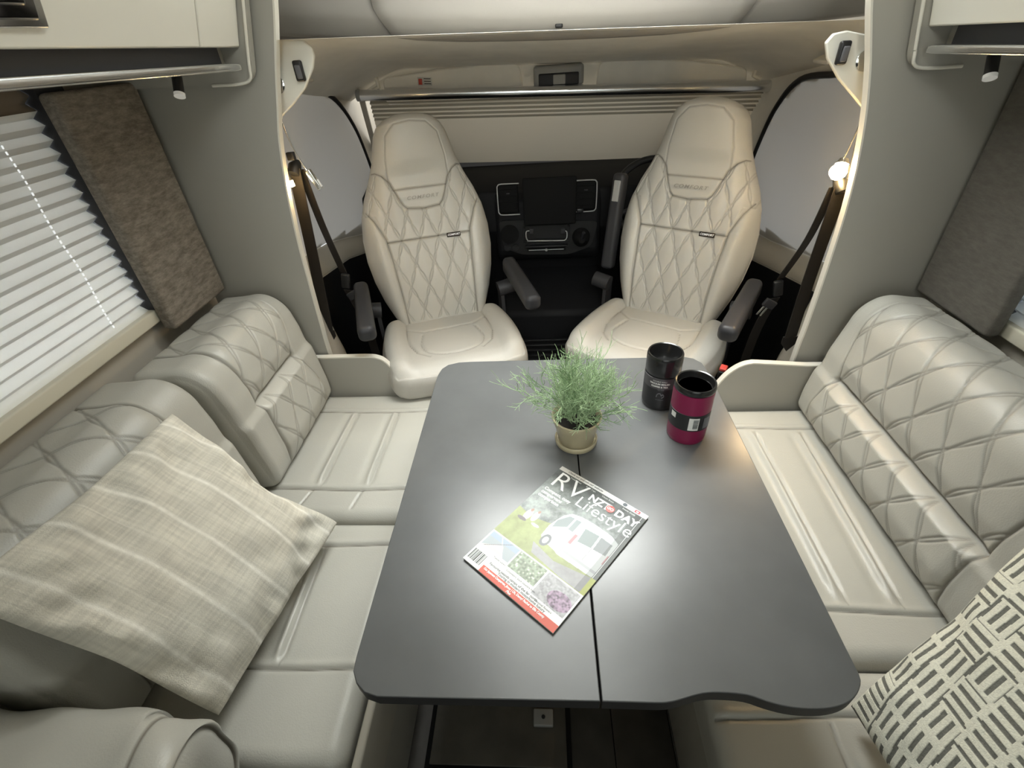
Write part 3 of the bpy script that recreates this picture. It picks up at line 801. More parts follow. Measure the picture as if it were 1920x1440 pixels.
# windscreen blind rail and fabric
RY = 2.40
bd = empty('windscreen_blind', (0.1, RY, 1.28), 'pleated windscreen blind hanging from a polished rail behind the cab seats', 'blind')
tube('rail', [(-0.772, RY, 1.308), (0.975, RY, 1.252)], 0.0215, M['alu'], bd, 28)
tube('rail_end_cap', [(-0.790, RY, 1.3085), (-0.7725, RY, 1.308)], 0.0225, M['ltgrey'], bd, 24)
tube('rail_end_cap', [(0.9755, RY, 1.252), (0.993, RY, 1.2515)], 0.0225, M['ltgrey'], bd, 24)
V = []; s_ = 0.0; rows = []
L_tot = 0.62
while s_ < 0.43:
    rows.append(s_); s_ += (0.0115 if s_ < 0.13 else 0.0092)
nx_ = 40
for i, q in enumerate(rows):
    amp = 0.0080 if q < 0.135 else 0.0019
    f = q / L_tot
    for j in range(nx_ + 1):
        u = j / nx_; x0 = -0.745 - 0.10 * f; x1 = 0.950 + 0.10 * f; x = x0 + (x1 - x0) * u
        sag = 0.03 * f * math.sin(math.pi * u)
        V.append((x, RY + 0.012 + 0.42 * f + (amp if i % 2 else -amp), 1.285 + tl(x) + 0.0 - 0.50 * f + 0 * sag))
n_ = nx_ + 1
F = [(i * n_ + j, i * n_ + j + 1, (i + 1) * n_ + j + 1, (i + 1) * n_ + j) for i in range(len(rows) - 1) for j in range(nx_)]
pf = mk('pleated_fabric', V, F, M['cabblind'], bd, smooth=False)
pf.data.materials.append(mat('windscreen_pleat_shade', (0.30, 0.275, 0.225, 1), 0.85))  # darker alternate pleat faces, shade painted in to show the folds
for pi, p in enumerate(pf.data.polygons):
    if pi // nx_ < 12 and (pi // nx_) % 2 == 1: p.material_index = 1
for s, x in ((1, -0.775), (-1, 0.978)):
    zt = 1.29 + tl(x)
    V, F = extrude([(0, 0), (0.03, 0.01), (0.31, -0.335), (0.285, -0.345)], 0, x - 0.012, x + 0.012)
    V[:, 1] += RY; V[:, 2] += zt
    # flare outwards with depth
    V[:, 0] -= s * 0.24 * (V[:, 1] - RY)
    o = mk('side_channel', V, F, M['wall'], bd, sharp=30); fixn(o)

# sun visors and overhead console
def visor(poly, label, sticker=None):
    poly = [(x * 1.038, 1.496 + (z - 1.496) * 1.038) for x, z in poly]
    t = prism('sun_visor', round_poly(poly, 0.02, 4), 1, 2.440, 2.458, M['head'], None, bevel=0.006)
    tag(t, label, 'sun visor')
    if sticker:
        x, z = sticker[0] * 1.036, 1.496 + (sticker[1] - 1.496) * 1.036
        s = mk('warning_label', *rbox(x, 2.438, z, 0.062, 0.002, 0.030, 0.0005, 1, rot('Y', 4)), M['labelwhite'], t)
        for q in range(3):
            mk('label_line', *rbox(x + 0.012, 2.4365, z + 0.009 - q * 0.009, 0.030, 0.001, 0.003, 0.0002, 1, rot('Y', 4)), M['darktag'], s)
        mk('label_symbol', *rbox(x - 0.019, 2.4365, z, 0.016, 0.001, 0.022, 0.0004, 1, rot('Y', 4)), M['inkred'], s)
    return t
visor([(-0.655, 1.27), (-0.652, 1.368), (-0.40, 1.388), (-0.12, 1.398), (-0.075, 1.38), (-0.060, 1.27)], 'folded beige sun visor with warning label, left above the rail', (-0.475, 1.348))
visor([(0.235, 1.26), (0.245, 1.375), (0.30, 1.385), (0.62, 1.362), (0.84, 1.325), (0.85, 1.25)], 'folded beige sun visor without a label, right above the rail')
# recess frames round the visors
oh = empty('overhead_console', (0.085, 2.43, 1.33), 'grey overhead console with round sensor in the middle above the rail', 'console')
box('housing', (0.085, 2.435, 1.335), (0.212, 0.045, 0.078), M['ltgrey'], oh, 0.014)
box('dark_panel', (0.085, 2.413, 1.322), (0.170, 0.012, 0.046), M['grey'], oh, 0.006)
box('sensor', (0.087, 2.404, 1.322), (0.052, 0.008, 0.036), M['ltgrey'], oh, 0.004)
for s, x, z in ((1, -0.690, 1.335), (-1, 0.892, 1.292)):
    o = tube('daylight_gap', [(x - s * 0.004, 2.41, z + 0.035), (x, 2.41, z), (x - s * 0.03, 2.41, z - 0.014)], 0.009, M['edge'], None, 10)  # pale piece stands for daylight leaking past the rail end
    tag(o, 'pale piece standing for daylight at the %s end of the blind rail' % ('left' if s > 0 else 'right'), 'clip')  # not a real clip, stands for daylight leaking past the rail end
# grab handle recess marks
o = box('grab_recess', (-0.83, 1.95, 1.405), (0.06, 0.10, 0.012), M['head'], None, 0.005, rot('Y', 24)); tag(o, 'small moulded grab recess in the headliner at left', 'grab recess')
o = box('grab_recess', (0.93, 1.90, 1.372), (0.06, 0.10, 0.012), M['head'], None, 0.005, rot('Y', -24)); tag(o, 'small moulded grab recess in the headliner at right', 'grab recess')

# dashboard
da = empty('dashboard', (0.05, 2.5, 0.4), 'black dashboard with vents and centre console behind the seats', 'dashboard')
prism('body', [(3.0, 0.95), (2.60, 0.935), (2.40, 0.925), (2.335, 0.895), (2.31, 0.72), (2.36, 0.62), (2.42, 0.45), (2.45, 0.02), (3.0, 0.02)], 0, -0.87, 0.99, M['dash'], da, bevel=0.008)
prism('centre_stack', [(2.33, 0.90), (2.27, 0.86), (2.262, 0.62), (2.30, 0.575), (2.45, 0.56), (2.45, 0.90)], 0, -0.215, 0.275, M['dash'], da, bevel=0.02)
# lower grey fascia
V, F = extrude(round_poly([(-0.20, 0.79), (-0.185, 0.66), (-0.10, 0.622), (0.13, 0.615), (0.235, 0.65), (0.262, 0.77)], 0.03, 5), 1, 2.250, 2.262)
o = mk('fascia', V, F, M['grey'], da, sharp=30); fixn(o); o.data.materials[0] = mat('console_charcoal', (0.018, 0.018, 0.018, 1), 0.5, spec=0.25)
for x in (-0.147, 0.200):
    box('vent_recess', (x, 2.255, 0.885), (0.092, 0.02, 0.128), M['rubber'], da, 0.01)
    sgn = 1 if x > 0 else -1
    xo = x + sgn * 0.048; xi = x - sgn * 0.05
    tube('vent_ring', smoothpath([(xi, 2.243, 0.952), (xo - sgn * 0.02, 2.243, 0.952), (xo - sgn * 0.004, 2.243, 0.946), (xo, 2.243, 0.928), (xo, 2.243, 0.842), (xo - sgn * 0.004, 2.243, 0.824), (xo - sgn * 0.02, 2.243, 0.817), (xi, 2.243, 0.817)], 4), 0.0026, M['satin'], da, 8)
    for q in range(4):
        box('vent_slat', (x, 2.248, 0.842 + q * 0.028), (0.084, 0.012, 0.004), M['rubber'], da, 0.001)
    box('vent_tab', (x + sgn * 0.0, 2.238, 0.912), (0.016, 0.008, 0.005), M['grey'], da, 0.002)
box('control_knob', (0.175, 2.235, 0.825), (0.030, 0.02, 0.022), M['black'], da, 0.006)
tube('chrome_bracket', smoothpath([(-0.056, 2.205, 0.752), (-0.070, 2.205, 0.748), (-0.072, 2.205, 0.722), (-0.065, 2.205, 0.708), (-0.05, 2.205, 0.704), (0.09, 2.205, 0.700), (0.108, 2.205, 0.703), (0.116, 2.205, 0.715), (0.115, 2.205, 0.740), (0.10, 2.205, 0.746)], 4), 0.0026, M['satin'], da, 8)
# open tray under the bracket
V, F = merge([rbox(0.022, 2.235, 0.694, 0.205, 0.03, 0.008, 0.003, 2), rbox(-0.082, 2.235, 0.725, 0.008, 0.03, 0.07, 0.003, 2), rbox(0.126, 2.235, 0.725, 0.008, 0.03, 0.07, 0.003, 2), rbox(0.022, 2.235, 0.668, 0.20, 0.03, 0.006, 0.002, 2)])
mk('tray', V, F, M['black'], da, sharp=40)
box('slider_slot', (0.020, 2.246, 0.646), (0.185, 0.010, 0.014), M['rubber'], da, 0.003)
box('slider_bar', (-0.024, 2.239, 0.646), (0.078, 0.004, 0.0035), M['satin'], da, 0.001)
box('slider_bar', (0.066, 2.239, 0.646), (0.076, 0.004, 0.0035), M['satin'], da, 0.001)
tube('slider_knob', [(0.021, 2.245, 0.646), (0.021, 2.234, 0.646)], 0.0065, M['ltgrey'], da, 16)
for x in (-0.165, -0.125):
    tube('dial', [(x, 2.252, 0.662), (x, 2.236, 0.662)], 0.015, M['black'], da, 20)
    tube('dial_ring', [(x, 2.2355, 0.662), (x, 2.234, 0.662)], 0.007, M['grey'], da, 16)
tube('cup_holder', [(-0.150, 2.262, 0.725), (-0.150, 2.240, 0.725)], [0.042, 0.044], M['rubber'], da, 28)
tube('gear_boot', [(0.185, 2.262, 0.70), (0.185, 2.225, 0.695), (0.185, 2.20, 0.70)], [0.045, 0.036, 0.015], M['rubber'], da, 20)
tube('gear_knob', smoothpath([(0.185, 2.21, 0.70), (0.187, 2.185, 0.72), (0.19, 2.17, 0.745)], 4), [0.008] * 9, M['grey'], da, 12)
tb = empty('tablet_cover', (0.035, 2.20, 0.8), 'black rectangular screen cover standing on the dashboard centre', 'screen cover')
box('cover', (0.038, 2.205, 0.880), (0.235, 0.016, 0.205), M['rubber'], tb, 0.006)
box('clip', (-0.045, 2.198, 0.752), (0.020, 0.014, 0.024), M['grey'], tb, 0.003)
box('clip', (0.098, 2.198, 0.748), (0.020, 0.014, 0.024), M['grey'], tb, 0.003)
# engine tunnel and steps between the seats
tn = empty('engine_tunnel', (0.03, 2.2, 0.0), 'black moulded floor tunnel between the two cab seats', 'tunnel')
prism('cover', [(2.46, 0.50), (2.30, 0.46), (2.14, 0.36), (2.10, 0.02), (2.46, 0.02)], 0, -0.20, 0.30, M['dash'], tn, bevel=0.02)
box('step', (0.05, 1.98, 0.14), (0.46, 0.20, 0.24), M['dash'], tn, 0.02)
for q in range(4):
    box('tread', (0.05, 1.91 + q * 0.045, 0.262), (0.40, 0.014, 0.006), M['black'], tn, 0.002)
tube('bolt', [(-0.02, 1.90, 0.26), (-0.02, 1.90, 0.275)], 0.007, M['alu'], tn, 10)
tube('bolt', [(0.11, 1.90, 0.26), (0.11, 1.90, 0.275)], 0.007, M['alu'], tn, 10)
# steering wheel
sw = empty('steering_wheel', (0.50, 2.16, 0.88), 'black steering wheel behind the right cab seat', 'steering wheel')
c = np.array([0.50, 2.16, 0.88]); nrm = np.array([-0.0, -0.75, 0.66]); u_ = np.array([1, 0, 0.0]); v_ = np.cross(nrm, u_); v_ /= np.linalg.norm(v_)
ring = [c + 0.185 * (math.cos(a) * u_ + math.sin(a) * v_) for a in np.linspace(0, 2 * math.pi, 49)]
tube('rim', ring, 0.014, M['black'], sw, 12)
tube('hub', [c - nrm * 0.05, c - nrm * 0.01, c + nrm * 0.005], [0.06, 0.07, 0.055], M['black'], sw, 24)
for a in (math.radians(200), math.radians(-20), math.radians(270)):
    tube('spoke', [c, c + 0.18 * (math.cos(a) * u_ + math.sin(a) * v_)], 0.012, M['grey'], sw, 10)
tube('column', [c - nrm * 0.05, c - nrm * 0.24], 0.04, M['black'], sw, 16)

# ------------------------------------------------------------------ CAB SEATS (local frame: faces -y)
def interp(x, xs, ys): return np.interp(x, xs, ys)
LEAN = math.radians(15.5)
HB = 0.775
def text_mesh(txt, size, extrude_=0.0004, bold=0.0, shear=0.0, spacing=1.0, align='CENTER'):
    cu = bpy.data.curves.new('txt', 'FONT'); cu.body = txt; cu.size = size; cu.extrude = extrude_; cu.offset = bold; cu.shear = shear
    cu.space_character = spacing; cu.align_x = align; cu.align_y = 'CENTER'; cu.resolution_u = 3; cu.space_line = 0.95
    o = bpy.data.objects.new('txt', cu); COL.objects.link(o)
    bpy.context.view_layer.update()
    dg = bpy.context.evaluated_depsgraph_get(); me = bpy.data.meshes.new_from_object(o.evaluated_get(dg))
    V = np.array([v.co[:] for v in me.vertices]).reshape(-1, 3); F = [tuple(p.vertices) for p in me.polygons]
    bpy.data.objects.remove(o); bpy.data.meshes.remove(me); bpy.data.curves.remove(cu)
    return V, F

def back_mesh():
    nu, nv = 230, 360
    u = np.linspace(-1, 1, nu + 1); v = np.linspace(0, 1, nv + 1)
    U, Vv = np.meshgrid(u, v, indexing='ij')
    s = HB * (1 - np.cos(np.clip(Vv, 0, 1) * math.pi * 0.5)) * 0 + HB * Vv
    ss = [0, .015, .05, .12, .20, .28, .36, .44, .50, .56, .62, .67, .71, .735, .755, .768, .775]
    ww = [.150, .172, .188, .215, .236, .247, .246, .232, .210, .180, .155, .142, .130, .116, .090, .055, .012]
    hw = interp(s, ss, ww)
    X = U * hw
    # thickness profile of the front face
    edge = np.sqrt(np.clip(1 - np.abs(U) ** 4.5, 0, 1))
    endf = np.sqrt(np.clip(1 - np.clip((s - (HB - .05)) / .05, 0, 1) ** 2.2, 0, 1)) * np.sqrt(np.clip(1 - np.clip((.03 - s) / .03, 0, 1) ** 2.5, 0, 1))
    T = 0.062
    inner = interp(s, [0, .10, .25, .36, .44, .50], [.140, .142, .150, .158, .185, .235])   # half width of quilted panel
    aX = np.abs(X)
    low = ease((0.46 - s) / 0.06)
    bol = 0.030 * gz(aX - (inner + .040), 0.040) * low
    belly = 0.010 * np.cos(np.clip(X / 0.20, -1, 1) * math.pi / 2)
    lumbar = 0.012 * gz(s - .18, .12) + 0.016 * ease((s - .56) / .06) * np.cos(np.clip(X / .16, -1, 1) * math.pi / 2)
    D = T * edge * endf + (bol + belly + lumbar) * edge * endf
    # seams
    sideL = [[(sg * w_, q) for q, w_ in zip(np.linspace(0.02, .455, 14), interp(np.linspace(0.02, .455, 14), [0, .10, .25, .36, .44, .47], [.140, .142, .150, .160, .197, .228]))] for sg in (1, -1)]
    hed = [[(sg * a_, b_) for a_, b_ in ((.162, .585), (.150, .585), (.128, .572), (.108, .548), (.095, .515), (.088, .495), (.074, .466), (.060, .453), (.0, .447))] for sg in (1, -1)]
    top = [[(-.096, .520), (.096, .520)]]
    mid = [[(-.155, .343), (.155, .343)]]
    crown = [[(sg * x_, z_) for x_, z_ in ((.112, .53), (.108, .62), (.092, .70), (.055, .735), (0, .742))] for sg in (1, -1)]
    dS = pdist(X, s, sideL); dH = pdist(X, s, hed); dT = pdist(X, s, top); dM = pdist(X, s, mid); dC = pdist(X, s, crown)
    headX = interp(s, [.447, .453, .466, .495, .515, .548, .572, .585], [.0, .06, .074, .088, .095, .108, .128, .162])
    in_head = (s > .447) & ((aX < headX) | (s > .585))
    quiltm = ease((inner - aX) / 0.006) * (~in_head) * ease((s - .03) / .01) * (s < .60)
    quiltm = np.where((s > .44) & ~in_head, (s < .60), quiltm) * 1.0
    G, puff = quilt(X, s - .343, 0.070, 0.40, 0.0040, 0.11, w=0.0019)
    edgefade = ease((hw - aX) / 0.02)
    D = D + quiltm * edgefade * (0.0035 * puff - 0.0034 * G)
    for d_, w_, k_ in ((dS, .004, .010), (dH, .0035, .008), (dT, .003, .006), (dM, .0035, .008)):
        D = D - k_ * gz(d_, w_) * edge
    D = D - 0.0035 * gz(dC, .003) * edge
    D = D + 0.005 * ((s < .343) & (aX < .155)) * ease((.343 - s) / .02) * gz(s - .30, .05)
    st = np.clip(0.34 * quiltm * G + 0.9 * gz(dS, .0018) + 0.9 * gz(dH, .0018) + .8 * gz(dT, .0016) + .9 * gz(dM, .002) + 0.35 * gz(dC, .0016), 0, 1)
    # map to 3D local : s along leaning axis, D outwards (-y)
    def to3(X, s, D):
        s = np.asarray(s, float)
        curl = 0.03 * ease((s - .52) / .25)  # headrest tips forward a little
        y = 0.245 + s * math.sin(LEAN) - D * math.cos(LEAN) - curl
        z = 0.535 + s * math.cos(LEAN) + D * math.sin(LEAN) * 1.0
        return np.stack(np.broadcast_arrays(X, y, z), -1)
    Pf = to3(X, s, D)
    back_ = -0.050 * np.sqrt(np.clip(1 - np.abs(U) ** 3, 0, 1)) * endf
    Pb = to3(X, s, back_)
    nU, nV = X.shape
    V = np.concatenate([Pf.reshape(-1, 3), Pb.reshape(-1, 3)])
    idx = np.arange(nU * nV).reshape(nU, nV)
    q = lambda I: np.stack([I[:-1, :-1], I[1:, :-1], I[1:, 1:], I[:-1, 1:]], -1).reshape(-1, 4)
    F1 = q(idx); F2 = q(idx + nU * nV)[:, ::-1]
    off = nU * nV
    def strip(a): return np.stack([a[:-1], a[1:], a[1:] + off, a[:-1] + off], -1)
    F3 = np.concatenate([strip(idx[0, :])[:, ::1], strip(idx[-1, ::-1]), strip(idx[::-1, 0]), strip(idx[:, -1])])
    F = np.concatenate([F1, F2, F3])
    return V, F, np.concatenate([st.ravel(), np.zeros(off)]), to3
BV, BF, BST, to3 = back_mesh()

def cushion_top(X, Y):
    r = np.hypot(X, np.maximum(0, -(Y + .03)) * 0.95)
    aX = np.abs(X)
    # centre insert with U-shaped front seam, raised side bolsters, dropped front lip
    bol = 0.022 * ease((aX - .155) / .05) * (1 - 0.5 * ease((-Y - .14) / .1))
    lines = [[(sg * .165, .21), (sg * .160, .0), (sg * .140, -.085), (sg * .10, -.135)] for sg in (1, -1)]
    u1 = [smoothpath([(-.105, .06), (-.118, -.03), (-.10, -.10), (-.05, -.135), (0, -.142), (.05, -.135), (.10, -.10), (.118, -.03), (.105, .06)], 4).tolist()]
    d1 = pdist(X, Y, lines); d2 = pdist(X, Y, u1)
    d3 = pdist(X, Y, [[(sg * .165, .14), (sg * .10, .085), (0, .072)] for sg in (1, -1)])
    D = bol - .006 * gz(d1, .005) - .005 * gz(d2, .006) - 0.005 * gz(d3, .005)
    D = D + .010 * gz(r, .12) - 0.020 * ease((-Y - .17) / .09)
    return D, np.clip(.75 * gz(d1, .0018) + .55 * gz(d2, .0018) + .4 * gz(d3, .0018), 0, 1)

def cab_seat(loc, ang, label, first=None):
    t = empty('swivel_chair', loc, label, 'chair', 'swivelled cab seats', math.radians(ang))
    mk('backrest', BV, BF, M['seatleather'], t, local=True, attrs={'stitch': BST})
    b = [c for c in t.children][0] if t.children else None
    V, F, st = slabg(0.535, 0.52, 0.125, 0.052, 0.0040, cushion_top, squircle=0.42)
    V[:, 2] += 0.512
    V[:, 1] = V[:, 1] * .88 + 0.030
    V[:, 2] += 0.03 * ease((0.05 - V[:, 1]) / .25) * 0.4
    mk('seat_cushion', V, F, M['seatleather'], t, local=True, attrs={'stitch': st})
    # badge lettering pressed in the leather
    TV, TF = text_mesh('COMFORT', 0.021, 0.0006, 0.0003, 0.25, 1.25)
    P = to3(TV[:, 0], .487 + TV[:, 1] * 0.8, 0.088 + TV[:, 2] * 1.0)
    o = mk('embossed_badge', P, TF, M['seatleather'], t, local=True, smooth=False, attrs={'stitch': np.full(len(P), .55)})
    # little woven tag in the mid seam
    xs = 0.092
    Pq = [to3(np.array(xs + a), np.array(.340 + c), np.array(d)) for a in (-.026, .026) for c in (-.0078, .0078) for d in (0.0725, 0.0805)]
    tg = mk('woven_tag', np.array(Pq), [(0, 1, 3, 2), (4, 6, 7, 5), (0, 4, 5, 1), (2, 3, 7, 6), (1, 5, 7, 3), (0, 2, 6, 4)], M['darktag'], t, local=True, smooth=False); fixn(tg)
    TV, TF = text_mesh('COMFORT', 0.0098, 0.0001, 0.0004, 0.2, 1.0)
    mk('tag_lettering', to3(TV[:, 0] + xs, .340 + TV[:, 1], 0.0808 + TV[:, 2]), TF, M['inkwhite'], tg, local=True, smooth=False)
    # shell and swivel base
    box('seat_shell', (0, 0.03, 0.425), (0.43, 0.42, 0.06), M['black'], t, 0.02, local=True)
    V, F = latheg([(0.17, 0.0), (0.17, 0.05), (0.14, 0.08), (0.14, 0.36), (0.19, 0.40)], (0, 0.02, 0), 32)
    mk('pedestal', V, F, M['rubber'], t, local=True, sharp=35)
    return t

def armrest(t, sx, up, tilt=0.0):
    x = sx * 0.288
    if not up:
        L_ = 0.33
        prof = [(-.5, .0), (-.46, .016), (-.3, .021), (0, .020), (.3, .019), (.46, .016), (.5, .0)]
        V, F = rbox(0, 0, 0, 0.056, L_, 0.062, 0.020, 5)
        V[:, 2] += 0.010 * (-(V[:, 1]) / L_) * np.where(V[:, 2] < 0, 1, 0)
        V[:, 0] *= 1 + 0.12 * (-(V[:, 1]) / L_)
        R = rot('X', tilt)
        V = V @ R.T + np.array([x, 0.055, 0.735])
        o = mk('armrest', V, F, M['grey'], t, local=True, sharp=60)
    else:
        V, F = rbox(0, 0, 0, 0.050, 0.052, 0.36, 0.016, 4)
        R = rot('X', -12)
        V = V @ R.T + np.array([x - sx * 0.012, 0.30, 0.865])
        o = mk('armrest', V, F, M['grey'], t, local=True, sharp=60)
        V, F = rbox(0, 0, 0, 0.026, 0.006, 0.075, 0.004, 2)
        V = V @ R.T + np.array([x - sx * 0.012, 0.298, 0.985])
        mk('grip_plate', V, F, M['ltgrey'], o, local=True, sharp=60)
    Vp, Fp = tubeg([(sx * 0.235, 0.20, 0.655), (sx * 0.30, 0.20, 0.665)], 0.030, 20)
    mk('armrest_pivot', Vp, Fp, M['grey'], t, local=True, sharp=40)
    V, F = extrude([(0.17, 0.44), (0.23, 0.44), (0.245, 0.66), (0.19, 0.68)], 0, sx * 0.242, sx * 0.256)
    o2 = mk('recliner_cover', V, F, M['grey'], t, local=True, sharp=40); fixn(o2)

def buckle(t, sx):
    V, F = rbox(sx * 0.292, -0.02, 0.50, 0.026, 0.03, 0.11, 0.006, 3, rot('X', 14)); 
    b = mk('buckle', V, F, M['black'], t, local=True, sharp=60)
    V, F = rbox(sx * 0.292, -0.034, 0.560, 0.022, 0.024, 0.012, 0.003, 2, rot('X', 14))
    mk('release_button', V, F, M['red'], b, local=True, sharp=60)

sL = cab_seat((-0.338, 1.535, 0), 19, 'greige quilted leather cab seat on the left with both armrests down')
armrest(sL, -1, False, 6); armrest(sL, 1, False, 6); buckle(sL, -1)
sR = cab_seat((0.362, 1.525, 0), -32, 'greige quilted leather cab seat on the right with its inner armrest folded up')
armrest(sR, 1, False, 6); armrest(sR, -1, True); buckle(sR, 1)

# ------------------------------------------------------------------ BENCHES
def back_cushion(name, side, y0, y1, xb, xt, z0, z1, crease, label, seam0=0.09, seam1=0.075, t=0.125, P=0.10, tail=0.12, Rb=0.085, waist=0.05):
    """side=+1: stands at the left wall and faces +x; the top rolls back over a radius towards the wall"""
    w = y1 - y0; zs = z1 - Rb * 0.98; dx = xt - xb; dz = zs - z0; hs = math.hypot(dx, dz)
    th = math.radians(84); arc = Rb * th; h = hs + arc + tail
    vdir = np.array([dx / hs, 0, dz / hs]); nrm = np.array([side * dz / hs, 0, -side * dx / hs])
    udir = np.cross(vdir, nrm); us = 1 if udir[1] > 0 else -1
    cr = crease - h / 2; yb = hs - h / 2
    def top(X, Y):
        yy = X * us
        s0 = -w / 2 + seam0 + .008 * gz(Y - cr, .12)
        s1 = w / 2 - seam1 - waist * gz(Y - cr - .01, .10)
        e = np.minimum(yy - s0, s1 - yy); im = ease(e / 0.005)
        up_ = 0.016 * ease((Y - cr) / .06) * (1 - ease((Y - yb - arc * .6) / .1))
        lo_ = 0.030 * ease((cr - Y) / .030) * ease((Y + h / 2) / .09) ** .8
        D = np.where(Y > cr, up_, lo_)
        D = D * (0.35 + .65 * ease((e + .02) / 0.05)) + 0.010 * gz(Y - cr, .12) * (1 - ease((e + .02) / .05))
        D = D - 0.012 * gz(Y - cr, .007) * ease((e + .012) / .02)
        G, puff = quilt(yy + w / 2, Y - cr, P, 0.62, 0.0052, 0.20, w=0.0021)
        away = ease((np.abs(Y - cr) - .004) / .006)
        fine = im * away * (0.0014 * puff - 0.0030 * G)
        ds = np.minimum(np.abs(yy - s0), np.abs(s1 - yy))
        fine = fine - .0055 * gz(ds, .0034)
        st = np.clip(im * away * G * .50 + gz(ds, .0024) + 0.8 * im * gz(Y - cr, .003), 0, 1)
        return D, st, fine
    V, F, st = slabg(w, h, t, 0.030, 0.0025, top)
    y = V[:, 1].copy(); z = V[:, 2].copy(); m = y > yb
    a = np.minimum((y - yb) / Rb, th); ex = np.maximum(0, y - yb - arc)
    dep = t / 2 - z; rr = np.maximum(Rb - dep, Rb * .12)
    V[m, 1] = (yb + rr * np.sin(a) + ex * np.cos(th))[m]
    V[m, 2] = ((t / 2 - Rb) + rr * np.cos(a) - ex * math.sin(th))[m]
    V[:, 1] += h / 2
    c = np.array([xb, (y0 + y1) / 2, z0]) - nrm * t / 2
    P3 = place(V, c, udir, vdir, nrm)
    o = mk(name, P3, F, M['leather'], None, attrs={'stitch': st})
    return tag(o, label, 'cushion')

back_cushion('back_cushion', 1, 0.900, 1.362, -0.758, -0.812, 0.478, 0.890, 0.235, 'quilted greige back cushion in front of the left low end panel', 0.095, 0.065)
back_cushion('back_cushion', 1, 0.290, 0.885, -0.780, -0.835, 0.478, 0.905, 0.235, 'quilted greige back cushion behind the striped linen scatter cushion', 0.09, 0.115, P=0.11, waist=0.0)
back_cushion('back_cushion', -1, 0.455, 1.246, 0.795, 0.860, 0.478, 0.882, 0.175, 'long quilted greige back cushion on the right bench', 0.115, 0.075, P=0.105, waist=0.03, tail=0.09)
back_cushion('back_cushion', -1, -0.36, 0.448, 0.795, 0.860, 0.478, 0.882, 0.175, 'quilted greige back cushion behind the woven white scatter cushion', P=0.105, tail=0.09)

def seat_cushion(name, x0, x1, y0, y1, zt, t, seams_y, ridges, label, extra=None, front=0, group=None):
    w = x1 - x0; h = y1 - y0; cx = (x0 + x1) / 2; cy = (y0 + y1) / 2
    def top(X, Y):
        x = X + cx; y = Y + cy
        D = 0.006 * np.cos(np.clip(X / (w / 2), -1, 1) * math.pi / 2) * np.cos(np.clip(Y / (h / 2), -1, 1) * math.pi / 2)
        st = np.zeros_like(X)
        for ys in seams_y:
            wob = ys + 0.004 * np.sin(x * 14)
            D = D - .0050 * gz(y - wob, .0035) + .0030 * gz(y - wob - .011, .007)
            st = np.maximum(st, gz(y - wob, .0017))
        for (rx0, ry0, rx1, ry1) in ridges:
            tt = np.clip((y - ry0) / (ry1 - ry0), 0, 1); xx = rx0 + (rx1 - rx0) * tt
            m = ((y > min(ry0, ry1)) & (y < max(ry0, ry1))) * 1.0
            taper = np.clip(tt * 9, 0, 1) * np.clip((1 - tt) * 22, 0, 1) * m
            D = D + taper * (0.0075 * gz(x - xx, .008) - .0065 * gz(x - xx - .012, .006) - .0030 * gz(x - xx + .020, .012))
            st = np.maximum(st, .45 * m * gz(x - xx - .012, .0018))
        if extra:
            d = pdist(x, y, extra); D = D - .004 * gz(d, .004); st = np.maximum(st, .7 * gz(d, .0017))
        return D, st
    V, F, st = slabg(w, h, t, 0.034, 0.0032, top)
    V = V + np.array([cx, cy, zt - t / 2 - .004])
    o = mk(name, V, F, M['leather'], None, attrs={'stitch': st})
    return tag(o, label, 'cushion', group)
seat_cushion('seat_cushion', -0.930, -0.372, 0.806, 1.362, 0.474, 0.13, [1.250, 0.905], [(-0.658, 0.912, -0.648, 1.246), (-0.516, 0.912, -0.509, 1.246)], 'greige seat cushion on the left bench beside the low end panel',
             extra=[[(-.668, .90), (-.690, .83)], [(-.522, .90), (-.535, .84)]])
seat_cushion('seat_cushion', -0.930, -0.372, 0.262, 0.800, 0.474, 0.13, [0.722, 0.428], [(-0.566, 0.432, -0.574, 0.716)], 'greige seat cushion on the left bench under the linen scatter cushion')
seat_cushion('seat_cushion', 0.290, 0.905, 0.460, 1.246, 0.474, 0.13, [1.140, 0.560], [(0.622, 0.572, 0.624, 1.130), (0.732, 0.566, 0.757, 1.125)], 'long greige seat cushion on the right bench next to the table')
seat_cushion('seat_cushion', 0.290, 0.905, -0.10, 0.453, 0.474, 0.13, [0.363], [], 'greige seat cushion on the right bench under the woven scatter cushion', extra=[[(.495, .355), (.485, .10)]])

# bench bases
def bench_base(x0, x1, xf, y0, y1, label):
    t = empty('storage_bench', ((x0 + x1) / 2, (y0 + y1) / 2, 0), label, 'bench')
    box('top_board', ((x0 + x1) / 2, (y0 + y1) / 2, 0.331), (abs(x1 - x0), y1 - y0, 0.016), M['panel'], t, 0.002)
    box('front_panel', (xf, (y0 + y1) / 2, 0.162), (0.016, y1 - y0, 0.320), M['panel'], t, 0.003)
    box('end_panel', ((x0 + x1) / 2, y0 + 0.009, 0.161), (abs(x1 - x0) - 0.04, 0.016, 0.318), M['panel'], t, 0.003)
    return t
bench_base(-1.06, -0.385, -0.375, 0.215, 1.362, 'greige plinth box under the left bench cushions')
bench_base(0.312, 1.09, 0.322, -0.45, 1.246, 'greige plinth box under the right bench cushions')
o = box('bench_edge_board', (-0.3555, 0.78, 0.36), (0.018, 1.15, 0.16), M['wall'], None, 0.006); tag(o, 'pale rounded edge board along the front of the left bench', 'board')

